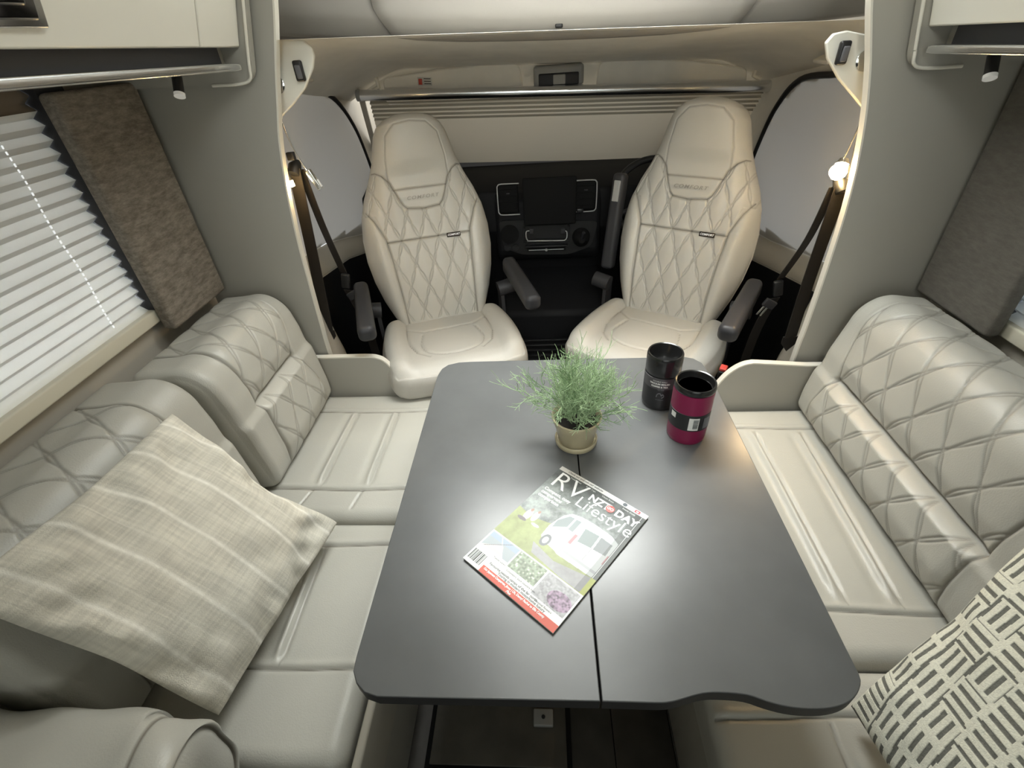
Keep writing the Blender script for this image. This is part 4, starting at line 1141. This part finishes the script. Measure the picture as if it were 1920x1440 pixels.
# bolster arm at the rear end of the left bench
prof = []
cy_, cz_, hy_, hz_ = 0.165, 0.598, 0.122, 0.122
for a in np.linspace(0, 2 * math.pi, 97)[:-1]:
    ca, sa = math.cos(a), math.sin(a)
    prof.append((math.copysign(abs(ca) ** .62, ca), math.copysign(abs(sa) ** .62, sa)))
prof = np.array(prof); nP = len(prof)
st_x = [(-1.030, .90), (-1.020, 1.0)] + [(q, 1.0) for q in np.linspace(-1.03, -0.60, 40)] + [(-0.585, 1.0), (-0.575, .985), (-0.570, .97), (-0.565, .985), (-0.555, 1.0), (-0.535, 1.0), (-0.522, .985), (-0.514, .955), (-0.5125, .925), (-0.5165, .900), (-0.519, .885), (-0.516, .865), (-0.510, .80), (-0.506, .60), (-0.504, .30), (-0.504, .03)]
V = []; ST = []
for i_, (x, sc) in enumerate(st_x):
    x = x - 0.006
    for k2, (py, pz) in enumerate(prof):
        wr_ = (0.0035 * math.sin(x * 23 + 5 * py) + 0.003 * math.sin(x * 41 - 7 * pz)) * (1 if sc > .95 else .3)
        drop = 0.016 * max(0, (x + 0.75) / 0.25) ** 2
        V.append((x + 0.020 * py * (1 if x > -.6 else 0) * -1, cy_ + py * hy_ * sc + wr_ * py, cz_ + pz * hz_ * sc + wr_ * pz - drop * (pz > 0) * sc)); ST.append(1.0 if abs(x + .576) < .002 or (sc in (.885, .900)) else 0.0)
F = [(i_ * nP + k2, i_ * nP + (k2 + 1) % nP, (i_ + 1) * nP + (k2 + 1) % nP, (i_ + 1) * nP + k2) for i_ in range(len(st_x) - 1) for k2 in range(nP)] + [tuple(range(nP)), tuple(range((len(st_x) - 1) * nP, len(st_x) * nP))]
ba = mk('bolster_arm', V, F, M['leather'], None, attrs={'stitch': np.array(ST)}); fixn(ba); tag(ba, 'rolled greige leather bolster arm at the rear end of the left bench', 'bolster')

# ------------------------------------------------------------------ TABLE
tbl = empty('dining_table', (0.07, 0.73, 0.0), 'charcoal laminate dining table with two leaves and a wavy rear edge', 'table')
def leaf(poly, name):
    V, F = extrude(poly, 2, 0.694, 0.720)
    o = mk(name, V, F, M['table'], tbl, sharp=30); fixn(o)
    o.data.materials.append(M['tedge'])
    for p in o.data.polygons:
        if abs(p.normal.z) < 0.5: p.material_index = 1
    m = o.modifiers.new('bevel', 'BEVEL'); m.width = 0.0016; m.segments = 2; m.limit_method = 'ANGLE'; m.angle_limit = math.radians(60)
    return o
xs = 0.0715; g_ = 0.0011
left = [(xs - g_, 0.289), (xs - g_, 1.174), (-0.215, 1.174), (-0.251, 1.1715), (-0.281, 1.160), (-0.296, 1.140), (-0.3025, 1.110), (-0.3035, 1.08), (-0.3035, 0.345), (-0.302, 0.323), (-0.292, 0.306), (-0.276, 0.2935), (-0.255, 0.288)]
leaf(left, 'left_leaf')
wave = smoothpath([(xs + g_, 0.289), (0.120, 0.289), (0.156, 0.289), (0.175, 0.2915), (0.195, 0.297), (0.218, 0.3025), (0.240, 0.304), (0.277, 0.302), (0.303, 0.294), (0.329, 0.288), (0.357, 0.286), (0.386, 0.288), (0.411, 0.295), (0.430, 0.307), (0.444, 0.325), (0.4455, 0.345)], 3).tolist()
right = wave + [(0.4455, 1.08), (0.444, 1.11), (0.440, 1.141), (0.423, 1.164), (0.401, 1.173), (0.37, 1.174), (xs + g_, 1.174)]
leaf(right, 'right_leaf')
box('support_rail', (0.07, 0.73, 0.680), (0.30, 0.62, 0.024), M['black'], tbl, 0.004)
box('column', (0.07, 0.80, 0.345), (0.10, 0.12, 0.64), M['grey'], tbl, 0.015)
box('foot_plate', (0.07, 0.80, 0.009), (0.30, 0.40, 0.016), M['grey'], tbl, 0.006)
# floor hatch and fitting seen under the table
ht = empty('floor_hatch', (-0.13, 0.60, 0.0), 'dark framed floor hatch under the table', 'hatch')
box('frame', (-0.137, 0.62, 0.003), (0.375, 0.46, 0.004), M['rubber'], ht, 0.001)
box('lid', (-0.137, 0.62, 0.007), (0.350, 0.435, 0.006), M['hatch'], ht, 0.002)
fx_ = box('floor_fitting', (-0.021, 0.508, 0.018), (0.052, 0.040, 0.014), M['ltgrey'], None, 0.003); tag(fx_, 'small square white floor fitting on the hatch under the table', 'fitting')
cv = tube('fitting_screw', [(-0.021, 0.508, 0.0255), (-0.021, 0.508, 0.027)], 0.005, M['grey'], fx_, 12)

# ------------------------------------------------------------------ CUPS
def cup(cx, cy, h, R_, body, name_label, kind):
    t = empty('travel_cup', (cx, cy, 0.720), name_label, 'cup', 'insulated cups on the table')
    c = (cx, cy, 0.7203)
    zl = h * (0.66 if kind == 'black' else 0.90)
    lathe('body', [(0.0, 0.0), (R_ * .93, 0.0), (R_ * .965, 0.003), (R_ * .985, 0.012), (R_, zl * .6), (R_, zl - 0.001), (R_ * .8, zl)], c, body, t, 64)
    # lid ring with a recessed dished top
    lathe('lid', [(R_ * .985, zl), (R_ * 1.012, zl + 0.002), (R_ * 1.018, h - 0.010), (R_ * 1.0, h - 0.003), (R_ * .965, h), (R_ * .90, h - 0.001), (R_ * .865, h - 0.006), (R_ * .80, h - 0.026), (R_ * .70, h - 0.034), (R_ * .4, h - 0.029), (0.0, h - 0.027)], c, M['cupgloss'] if kind != 'black' else M['cupgloss'], t, 64)
    return t
def wrapped(poly_w, poly_h, cx, cy, Rr, a0, z0, n=16):
    """curved label patch centred at angle a0"""
    V = []; da = poly_w / Rr
    for i in range(n + 1):
        a = a0 - da / 2 + da * i / n
        for z in (z0, z0 + poly_h): V.append((cx + Rr * math.cos(a), cy + Rr * math.sin(a), z))
    return np.array(V), [(2 * i, 2 * i + 2, 2 * i + 3, 2 * i + 1) for i in range(n)]
def curved_text(txt, size, cx, cy, Rr, a0, z0, bold=0.0, spacing=1.0):
    V, F = text_mesh(txt, size, 0.0, bold, 0, spacing)
    a = a0 + V[:, 0] / Rr
    return np.stack([cx + Rr * np.cos(a), cy + Rr * np.sin(a), z0 + V[:, 1]], 1), F
def cup_sleeve(t, cx, cy, R_, z0, z1, m, name, a0=-math.pi, a1=math.pi):
    V = []; n = 64
    for i in range(n + 1):
        a = a0 + (a1 - a0) * i / n
        for r, z in ((R_ * 0.99, z0), (R_ + 0.0006, z0 + .0004), (R_ + 0.0006, z1 - .0004), (R_ * 0.99, z1)): V.append((cx + r * math.cos(a), cy + r * math.sin(a), z))
    F = [(4 * i + j, 4 * i + 4 + j, 4 * i + 5 + j, 4 * i + 1 + j) for i in range(n) for j in range(3)]
    return mk(name, V, F, m, t, sharp=50)
bc = (0.2865, 0.972); Rb = 0.0415
cb = cup(*bc, 0.150, Rb, M['cupblack'], 'black insulated cup with grey printed sleeve beside the magenta cup', 'black')
cup_sleeve(cb, *bc, Rb, 0.7203 + 0.012, 0.7203 + 0.096, M['cupblack'], 'print_sleeve')
gb = cup_sleeve(cb, *bc, Rb + 0.0003, 0.7203 + 0.066, 0.7203 + 0.096, M['cupband'], 'grey_band', math.radians(-175), math.radians(-20))
fa = math.radians(-104)
for txt, sz, z, b_ in (('DOUBLE WALL', 0.0050, 0.089, 0.0), ('VACUUM SEALED', 0.0062, 0.082, 0.0003), ('COFFEE & TEA', 0.0062, 0.074, 0.0003), ('12 OZ', 0.0058, 0.066, 0.0002), ('STAINLESS', 0.0040, 0.036, 0.0)):
    V, F = curved_text(txt, sz, *bc, Rb + 0.0013, fa - (0.10 if z > .07 else 0), 0.7203 + z, b_)
    mk('lettering', V, F, M['labelwhite'] if z > .07 else M['light'], cb, smooth=False)
em = smoothpath([(-0.008, 0.044), (-0.006, 0.053), (0, 0.055), (0.003, 0.049), (0.006, 0.053), (0.009, 0.047), (0.004, 0.042)], 4)
P = [(bc[0] + (Rb + .0010) * math.cos(fa + x / Rb), bc[1] + (Rb + .0010) * math.sin(fa + x / Rb), 0.7203 + z) for x, z in em]
tube('emblem', P, 0.0011, M['light'], cb, 6)
pc = (0.3245, 0.852); Rp = 0.0435
cp = cup(*pc, 0.150, Rp, M['cuppink'], 'magenta insulated cup with black lid and barcode label at the table edge', 'pink')
cup_sleeve(cp, *pc, Rp, 0.7203 + 0.042, 0.7203 + 0.086, M['cupblack'], 'print_band', math.radians(-196), math.radians(-32))
V, F = wrapped(0.022, 0.034, *pc, Rp + 0.0012, math.radians(-93), 0.7203 + 0.046); lab = mk('barcode_label', V, F, M['labelwhite'], cp, smooth=True)
parts = []
random.seed(3); z = 0.0
while z < 0.024:
    hgt = random.choice([0.0006, 0.0012, 0.0018]); parts.append(wrapped(0.011, hgt, *pc, Rp + 0.0016, math.radians(-88), 0.7203 + 0.051 + z, 4)); z += hgt + random.choice([0.0006, 0.0010])
V, F = merge(parts); mk('barcode', V, F, M['inkblack'], lab, smooth=False)
V, F = wrapped(0.014, 0.014, *pc, Rp + 0.0013, math.radians(-156), 0.7203 + 0.068); mk('white_emblem', V, F, M['labelwhite'], cp)
V, F = wrapped(0.020, 0.030, *pc, Rp + 0.0013, math.radians(-52), 0.7203 + 0.048); mk('grey_patch', V, F, M['light'], cp)

# ------------------------------------------------------------------ POTTED PLANT
pp = empty('potted_plant', (0.070, 0.828, 0.720), 'feathery sage green plant in a cream pot on the table', 'plant')
pc_ = (0.070, 0.828, 0.7205)
lathe('pot', [(0.0, 0.006), (0.038, 0.006), (0.040, 0.010), (0.0485, 0.056), (0.051, 0.062), (0.0555, 0.076), (0.056, 0.080), (0.0535, 0.082), (0.050, 0.079), (0.047, 0.066), (0.0, 0.064)], pc_, M['pot'], pp, 56, 50)
lathe('saucer', [(0.0, 0.0), (0.043, 0.0), (0.0475, 0.004), (0.0488, 0.014), (0.0465, 0.017), (0.044, 0.012), (0.0, 0.008)], pc_, M['pot'], pp, 56, 50)
lathe('soil', [(0.0, 0.070), (0.03, 0.069), (0.0472, 0.066)], pc_, M['soil'], pp, 32)
def sprig(L_, seed, curve):
    rg = random.Random(seed); parts = []
    def branch(p, d, length, r, depth):
        n = 6; pts = [p.copy()]; dd = d.copy()
        bend = np.array([rg.uniform(-1, 1), rg.uniform(-1, 1), rg.uniform(-.2, .9)])
        for i in range(n):
            dd = dd + bend * (0.20 if depth else curve * .10) + np.array([0, 0, 0.02 if depth else -0.015])
            dd /= np.linalg.norm(dd); pts.append(pts[-1] + dd * length / n)
        rr = np.linspace(r, r * .6, n + 1); parts.append(tubeg(pts, rr, 4 if depth else 5, cap=False))
        if depth < 2:
            m = 9 if depth == 0 else 5
            for q in range(m):
                f = (0.22 + 0.76 * q / m) * n; i = int(f); base = pts[i] + (pts[min(i + 1, n)] - pts[i]) * (f - i)
                ax = np.array([rg.gauss(0, 1), rg.gauss(0, 1), rg.gauss(0, .5) + .25]); ax -= dd * (ax @ dd) * .7; ax /= np.linalg.norm(ax) + 1e-6
                nd = dd * 0.75 + ax * 0.75; nd /= np.linalg.norm(nd)
                branch(base, nd, length * rg.uniform(.30, .46) if depth == 0 else length * rg.uniform(.35, .55), r * .72, depth + 1)
    branch(np.zeros(3), np.array([0, 0, 1.0]), L_, 0.0015, 0)
    return merge(parts)
sprig_me = []
for q in range(7):
    V, F = sprig(0.135 + 0.012 * (q % 4), 11 + q, 0.6 + .25 * (q % 3))
    o = mk('sprig', V, F, M['leafdark'] if q == 2 else M['leaf'], pp); sprig_me.append(o.data)
    bpy.data.objects.remove(o)
rp = random.Random(5)
for q in range(46):
    a = q * 2.39996 + rp.uniform(-.2, .2); f = math.sqrt((q + .5) / 46); r0 = 0.022 * f
    tilt = f * 0.56 + rp.uniform(-.12, .12)
    if q in (38, 40, 43, 45): tilt += 0.40
    o = bpy.data.objects.new('sprig', sprig_me[q % 7]); COL.objects.link(o); o.parent = pp
    o.location = (r0 * math.cos(a), r0 * math.sin(a), 0.0695)
    sc = rp.uniform(.74, 1.02) * (1.0 - 0.10 * f)
    d = Vector((math.sin(tilt) * math.cos(a), math.sin(tilt) * math.sin(a), math.cos(tilt)))
    o.rotation_mode = 'QUATERNION'; o.rotation_quaternion = d.to_track_quat('Z', 'Y') @ Matrix.Rotation(rp.uniform(0, 6.28), 3, 'Z').to_quaternion()
    o.scale = (sc, sc, sc)

# ------------------------------------------------------------------ MAGAZINE
MX, MY, MA = 0.0204, 0.5630, -0.69745
MW, MH = 0.210, 0.297
mg = empty('magazine', (MX, MY, 0.720), 'glossy motorhome magazine lying askew in the middle of the table', 'magazine', rotz=MA)
zc = 0.0052
V, F = rbox(0, 0, 0.0026, MW - 0.001, MH - 0.001, 0.0040, 0.0005, 1)
mk('pages', V, F, M['pages'], mg, local=True, sharp=40)
def vnoise(X, Y, sc, seed):
    r_ = np.random.default_rng(seed); n = 64; g = r_.random((n, n)); x = X * sc; y = Y * sc
    xi = np.floor(x).astype(int); yi = np.floor(y).astype(int); fx = ease(x - xi); fy = ease(y - yi)
    G = lambda i, j: g[i % n, j % n]
    return (G(xi, yi) * (1 - fx) + G(xi + 1, yi) * fx) * (1 - fy) + (G(xi, yi + 1) * (1 - fx) + G(xi + 1, yi + 1) * fx) * fy
nu, nv = 300, 420
u = np.linspace(0, 1, nu); v = np.linspace(0, 1, nv)
Uu, Vt = np.meshgrid(u, v, indexing='ij')          # Vt = 0 at top of the cover
X = Uu; Y = Vt
C = np.zeros((nu, nv, 3))
def setc(mask, col): C[mask] = col
nz = vnoise(X, Y * 1.41, 14, 1) * .5 + vnoise(X, Y * 1.41, 34, 2) * .3 + vnoise(X, Y * 1.41, 80, 3) * .2
C[:] = (np.array([.26, .29, .28])[None, None] * (0.25 + 1.2 * nz[..., None]))
C *= (0.35 + 0.85 * ease((Y - .05) / .28))[..., None]
grass = (Y > .47 - .04 * X + .02 * np.sin(X * 9)); C[grass] = (np.array([.30, .34, .15]) * (0.75 + .5 * nz[..., None]))[grass]
path = inpoly(X, Y, [(.36, .63), (.62, .66), (.98, .60), (.98, .72), (.75, .72), (.42, .70)]); C[path] = (np.array([.33, .33, .34]) * (0.8 + .4 * nz[..., None]))[path]
# couple sitting at left with a table
for (cx, cy, rx, ry, col) in ((.13, .49, .035, .05, (.55, .52, .52)), (.20, .475, .03, .045, (.62, .62, .60)), (.13, .445, .014, .014, (.35, .22, .17)), (.20, .432, .013, .013, (.35, .22, .17)), (.26, .53, .045, .012, (.5, .5, .5)), (.11, .54, .05, .014, (.16, .14, .14))):
    setc(((X - cx) / rx) ** 2 + ((Y - cy) / ry) ** 2 < 1, col)
# van seen from behind
body = [(.40, .35), (.45, .305), (.55, .285), (.70, .28), (.86, .285), (.95, .31), (.97, .36), (.975, .56), (.95, .60), (.60, .61), (.56, .60), (.40, .585), (.37, .56), (.36, .47), (.38, .40)]
setc(inpoly(X, Y, body), (.62, .65, .66))
setc(inpoly(X, Y, [(.385, .405), (.45, .33), (.50, .325), (.50, .41), (.39, .47)]), (.25, .29, .30))
setc(inpoly(X, Y, [(.52, .325), (.57, .32), (.57, .42), (.52, .42)]), (.25, .29, .30))
setc(inpoly(X, Y, [(.64, .345), (.78, .335), (.79, .44), (.66, .455)]), (.23, .27, .27))
setc(inpoly(X, Y, [(.80, .335), (.92, .34), (.93, .43), (.81, .44)]), (.22, .24, .25))
setc(inpoly(X, Y, [(.595, .31), (.60, .31), (.605, .60), (.597, .60)]), (.35, .37, .38))
setc(inpoly(X, Y, [(.79, .33), (.797, .33), (.803, .575), (.797, .575)]), (.35, .37, .38))
setc(inpoly(X, Y, [(.605, .42), (.63, .42), (.63, .50), (.605, .50)]), (.50, .20, .22))
setc(inpoly(X, Y, [(.945, .42), (.965, .42), (.965, .49), (.945, .49)]), (.50, .20, .22))
setc(inpoly(X, Y, [(.74, .475), (.85, .475), (.85, .495), (.74, .495)]), (.82, .82, .80))
setc(inpoly(X, Y, [(.60, .555), (.96, .555), (.96, .575), (.60, .575)]), (.42, .44, .46))
setc(((X - .435) / .045) ** 2 + ((Y - .575) / .048) ** 2 < 1, (.16, .17, .18)); setc(((X - .435) / .026) ** 2 + ((Y - .575) / .028) ** 2 < 1, (.50, .52, .54))
# right hand spine band
setc(X > .955, (.07, .08, .075)); setc((X > .962) & (X < .966), (.85, .86, .86)); setc((X > .90) & (X < .955) & (Y > .04), C[(X > .90) & (X < .955) & (Y > .04)] * .6)
setc((X > .955) & (Y > .60), (.30, .33, .06))
# lower white field with three photographs
setc(Y > .725, (.80, .81, .80))
yy0, yy1 = .735, .845
f1 = (X > .015) & (X < .335) & (Y > .735) & (Y < .850)
setc(f1, (.36, .40, .43)); setc(f1 & (Y < .772), (.33, .40, .50)); setc(f1 & inpoly(X, Y, [(.02, .85), (.175, .785), (.20, .785), (.26, .85)]), (.55, .54, .53)); setc(f1 & (np.abs(X - .18 - (Y - .78) * 1.2) < .004), (.9, .9, .9)); setc(f1 & (np.abs(X - .17 + (Y - .78) * 1.8) < .005), (.2, .2, .2))
f2 = (X > .35) & (X < .645) & (Y > .735) & (Y < .868); n2 = vnoise(X, Y * 1.41, 60, 9)[..., None]
C[f2] = (np.array([.25, .30, .22]) * (0.5 + 1.1 * n2))[f2]; setc(f2 & (n2[..., 0] > .84), (.75, .74, .60))
f3 = (X > .66) & (X < .985) & (Y > .735) & (Y < .905); n3 = vnoise(X, Y * 1.41, 70, 12)[..., None]
C[f3] = (np.array([.38, .38, .40]) * (0.7 + .6 * n3))[f3]
fl_ = f3 & (((X - .88) / .11) ** 2 + ((Y - .84) / .055) ** 2 < 1); C[fl_] = (np.array([.24, .17, .24]) * (0.35 + 1.6 * n3))[fl_]
setc((Y > .952) & (X > .19), (.60, .085, .045))
# white top strip
setc(Y < .036, (.62, .60, .56)); setc((Y < .036) & (X > .3), (.80, .80, .79))
setc((X > .80) & (X < .86) & (Y > .008) & (Y < .030), (.80, .80, .80)); setc((X > .87) & (X < .925) & (Y > .006) & (Y < .031), (.55, .05, .07))
setc(((X - .765) / .022) ** 2 + ((Y - .018) / .0155) ** 2 < 1, (.10, .12, .14)); setc(((X - .897) / .014) ** 2 + ((Y - .018) / .006) ** 2 < 1, (.9, .9, .9))
# barcode block
bcm = (X > .02) & (X < .165) & (Y > .895) & (Y < .975)
r3 = np.random.default_rng(4).random(44) > .5
setc(bcm & r3[np.clip(((X - .02) / .145 * 44).astype(int), 0, 43)], (.04, .05, .05))
Vc = np.stack([(Uu - .5) * MW, (.5 - Vt) * MH, np.full_like(Uu, zc)], -1)
Vc[..., 2] += 0.0012 * np.sin(Uu * math.pi) ** 2 + 0.0006 * np.sin(Vt * 9)
idx = np.arange(nu * nv).reshape(nu, nv)
F = np.stack([idx[:-1, :-1], idx[:-1, 1:], idx[1:, 1:], idx[1:, :-1]], -1).reshape(-1, 4)
cv = mk('cover', Vc.reshape(-1, 3), F, M['print'], mg, local=True, attrs={'ink': np.clip(C, 0, 1).reshape(-1, 3)})
def cover_text(txt, u0, v0, size, m, bold=0.0, shear=0.0, align='LEFT', sx=1.0, spacing=1.0, name='lettering'):
    V, F = text_mesh(txt, size, 0.0, bold, shear, spacing, align)
    V = V * np.array([sx, 1, 1]); V[:, 0] += (u0 - .5) * MW; V[:, 1] += (.5 - v0) * MH
    uu = V[:, 0] / MW + .5; vv = .5 - V[:, 1] / MH
    V[:, 2] = zc + 0.0004 + 0.0012 * np.sin(uu * math.pi) ** 2 + 0.0006 * np.sin(vv * 9)
    return mk(name, V, F, m, cv, local=True, smooth=False)
cover_text('RV', .035, .130, 0.064, M['inkwhite'], -0.0004, 0, sx=1.02)
cover_text('NZT', .455, .115, 0.0235, M['inkwhite'], 0.0009)
cover_text('DAY', .745, .115, 0.0235, M['inkwhite'], 0.0009)
cover_text('Lifestyle', .385, .195, 0.0385, M['inkwhite'], -0.0002, 0, sx=1.0, spacing=1.0)
V = np.array([(0.0088 * math.cos(a), 0.0088 * math.sin(a), 0) for a in np.linspace(0, 2 * math.pi, 29)[:-1]]); F = [tuple(range(28))]
V[:, 0] += (.688 - .5) * MW; V[:, 1] += (.5 - .115) * MH; V[:, 2] = zc + .0021; mk('red_dot', V, F, M['inkred'], cv, local=True, smooth=False)
cover_text('GO', .688, .115, 0.009, M['inkwhite'], 0.0003, 0, 'CENTER').data.transform(Matrix.Translation((0, 0, 0.0006)))
cover_text('Compact, cosy\ncampervans\ncomparison', .045, .275, 0.0108, M['inkwhite'], 0.0003)
cover_text('Check out and join our website', .10, .018, 0.0068, M['inkblack'], 0.0001, 0.15)
cover_text('Travel advice', .165, .055, 0.0052, M['inkwhite'])
cover_text('Road Trips', .355, .055, 0.0052, M['inkwhite'])
cover_text('Classic Buses', .540, .055, 0.0052, M['inkwhite'])
cover_text('Events Guide', .770, .055, 0.0052, M['inkwhite'])
cover_text('Tunnel views', .20, .873, 0.0055, M['inkblack'])
cover_text('Volunteers: back country huts', .37, .889, 0.0055, M['inkblack'])
cover_text('Seasonal flowers', .72, .922, 0.0055, M['inkblack'])
cover_text('Favourite seaside camps of the far north', .22, .920, 0.0068, M['inkblack'], 0.0001)
cover_text('Touring in modern motorhome luxury', .34, .939, 0.0068, M['inkblack'], 0.0001)
cover_text('Our Japanese Campervan, Jimny | Oh, Danny! Rachel to Ellis County', .215, .966, 0.0062, M['inkwhite'], 0.0002, sx=.80)
cover_text('Plus', .50, .988, 0.0062, M['inkwhite'], 0.0002, 0.2)

# ------------------------------------------------------------------ SCATTER CUSHIONS
def pillow(name, A, B, D, C4, th, material, colfn, label, n=260, wr=1.0, pinch=(0.05, 0.05, 0.05, 0.05), relief=0.0, sag=0.0):
    """A,B,D corners; A->B is the u axis, A->D the v axis"""
    A, B, D, C4 = map(lambda q: np.array(q, float), (A, B, D, C4)); Ud = B - A; Vd = D - A; w = np.linalg.norm(Ud); h = np.linalg.norm(Vd)
    N = np.cross(Ud, Vd); N /= np.linalg.norm(N)
    if N[2] < 0: N = -N
    a = np.sin(np.linspace(-1, 1, n + 1) * math.pi / 2 * .999); a = .35 * a + .65 * np.linspace(-1, 1, n + 1)
    Ag, Bg = np.meshgrid(a, a, indexing='ij')
    prof = (np.clip(1 - Ag ** 2, 0, 1) * np.clip(1 - Bg ** 2, 0, 1)) ** 0.42
    pl, pr_, pb, pt = pinch
    px_ = np.where(Ag > 0, pr_, pl) * np.abs(Ag) ** 3; py_ = np.where(Bg > 0, pt, pb) * np.abs(Bg) ** 3
    sh = lambda q: np.exp(-(np.abs(q) / .55) ** 1.7) - .035
    xx = Ag * (1 - px_ * sh(Bg)); yy = Bg * (1 - py_ * sh(Ag - .05))
    wrk = (0.006 * np.sin(9 * Ag + 6 * Bg + 1.2 * np.sin(4 * Bg)) * np.clip(np.abs(Ag) ** 2, 0, 1) + 0.005 * np.sin(13 * Bg - 5 * Ag) * np.abs(Bg) ** 2.5 + 0.004 * (vnoise(Ag + 2, Bg + 2, 3.5, 21) - .5) * 2) * wr
    rad = np.arctan2(Bg, Ag); rr = np.hypot(Ag, Bg)
    wrk += wr * 0.004 * np.sin(rad * 22) * ease((rr - .65) / .5) * prof ** .5
    z = th / 2 * prof + wrk * np.minimum(1, prof * 2)
    if relief:
        cc_ = colfn((xx + 1) / 2 * w, (yy + 1) / 2 * h)[..., 0]; z = z + relief * (cc_ > .4)
    def P3(x, y, z):
        a_ = ((x + 1) / 2).reshape(-1, 1); b_ = ((y + 1) / 2).reshape(-1, 1)
        return A * (1 - a_) * (1 - b_) + B * a_ * (1 - b_) + D * (1 - a_) * b_ + C4 * a_ * b_ + z.reshape(-1, 1) * N[None]
    top = P3(xx, yy, z); bot = P3(xx, yy, -th / 2 * prof * .5)
    m_ = n + 1; idx = np.arange(m_ * m_).reshape(m_, m_)
    q = lambda I: np.stack([I[:-1, :-1], I[1:, :-1], I[1:, 1:], I[:-1, 1:]], -1).reshape(-1, 4)
    # share rim: map bottom rim to the top rim
    off = m_ * m_; I2 = idx + off
    I2[0, :] = idx[0, :]; I2[-1, :] = idx[-1, :]; I2[:, 0] = idx[:, 0]; I2[:, -1] = idx[:, -1]
    F = np.concatenate([q(idx), q(I2)[:, ::-1]])
    col = colfn((xx + 1) / 2 * w, (yy + 1) / 2 * h)
    cc = np.concatenate([col.reshape(-1, 3), col.reshape(-1, 3)])
    o = mk(name, np.concatenate([top, bot]), F, material, None, attrs={'ink': cc})
    return tag(o, label, 'cushion')
def linen_col(x, y):
    base = np.array([.60, .57, .49]); thr = vnoise(x, y * 0.06, 420, 31)[..., None] * .5 + vnoise(x * .06, y, 420, 32)[..., None] * .5
    slub = vnoise(x * .25, y, 60, 33)[..., None]
    c = base * (0.70 + .42 * thr + .24 * slub)
    st = np.zeros_like(x)
    for q in (0.045, 0.13, 0.215, 0.30, 0.385):
        st = np.maximum(st, gz(y - q - .006 * np.sin(x * 11), .0038) * .95)
        st = np.maximum(st, gz(y - q - .042, .0014) * .3)
    for q in (.09, .20, .31, .42): st = np.maximum(st, gz(x - q, .001) * .15)
    st = st[..., None] * (0.55 + .45 * vnoise(x, y, 140, 35)[..., None])
    return c * (1 - st) + np.array([.90, .87, .79]) * st
# u axis along the stripes: from the left-hand corner side towards the right-hand side
pil = pillow('scatter_cushion', (-0.815, 0.322, 0.918), (-0.600, 0.322, 0.530), (-0.778, 0.742, 0.893), (-0.530, 0.752, 0.522), 0.105, M['linen'], linen_col,
       'striped natural linen scatter cushion leaning on the left backrest', n=280, wr=1.6, pinch=(0.04, 0.03, 0.05, 0.17))
def woven_col(x, y):
    u_ = x / 0.0118; v_ = y / 0.0118
    r_ = np.random.default_rng(77); blk = r_.random((200, 200)); jit = r_.random((200, 200))
    bx = np.floor(u_ / 4).astype(int) % 200; by = np.floor((v_ + 2 * (np.floor(u_ / 4) % 2)) / 4).astype(int) % 200
    horiz = blk[bx, by] > .5
    lx = (u_ % 4); ly = ((v_ + 2 * (np.floor(u_ / 4) % 2)) % 4)
    along = np.where(horiz, lx, ly); across = np.where(horiz, ly, lx)
    ph = jit[bx, by]
    slot = (np.abs((across + .5) % 1.333 - .667) < .27) & (along > .30 + ph * .5) & (along < 3.75 - .3 * ph)
    edge_ = (across < .26)
    dark = (slot | edge_) * 1.0
    n_ = vnoise(x, y, 500, 41)[..., None]
    return (np.array([.74, .73, .62]) * (.88 + .2 * n_)) * (1 - dark[..., None]) + np.array([.15, .15, .13]) * (.8 + .4 * n_) * dark[..., None]
pillow('scatter_cushion', (0.522, 0.368, 0.515), (0.548, -0.060, 0.600), (0.785, 0.509, 0.830), (0.812, 0.095, 0.900), 0.12, M['woven'], woven_col,
       'white and grey maze patterned woven scatter cushion on the right bench', n=460, wr=0.8, relief=0.0014)
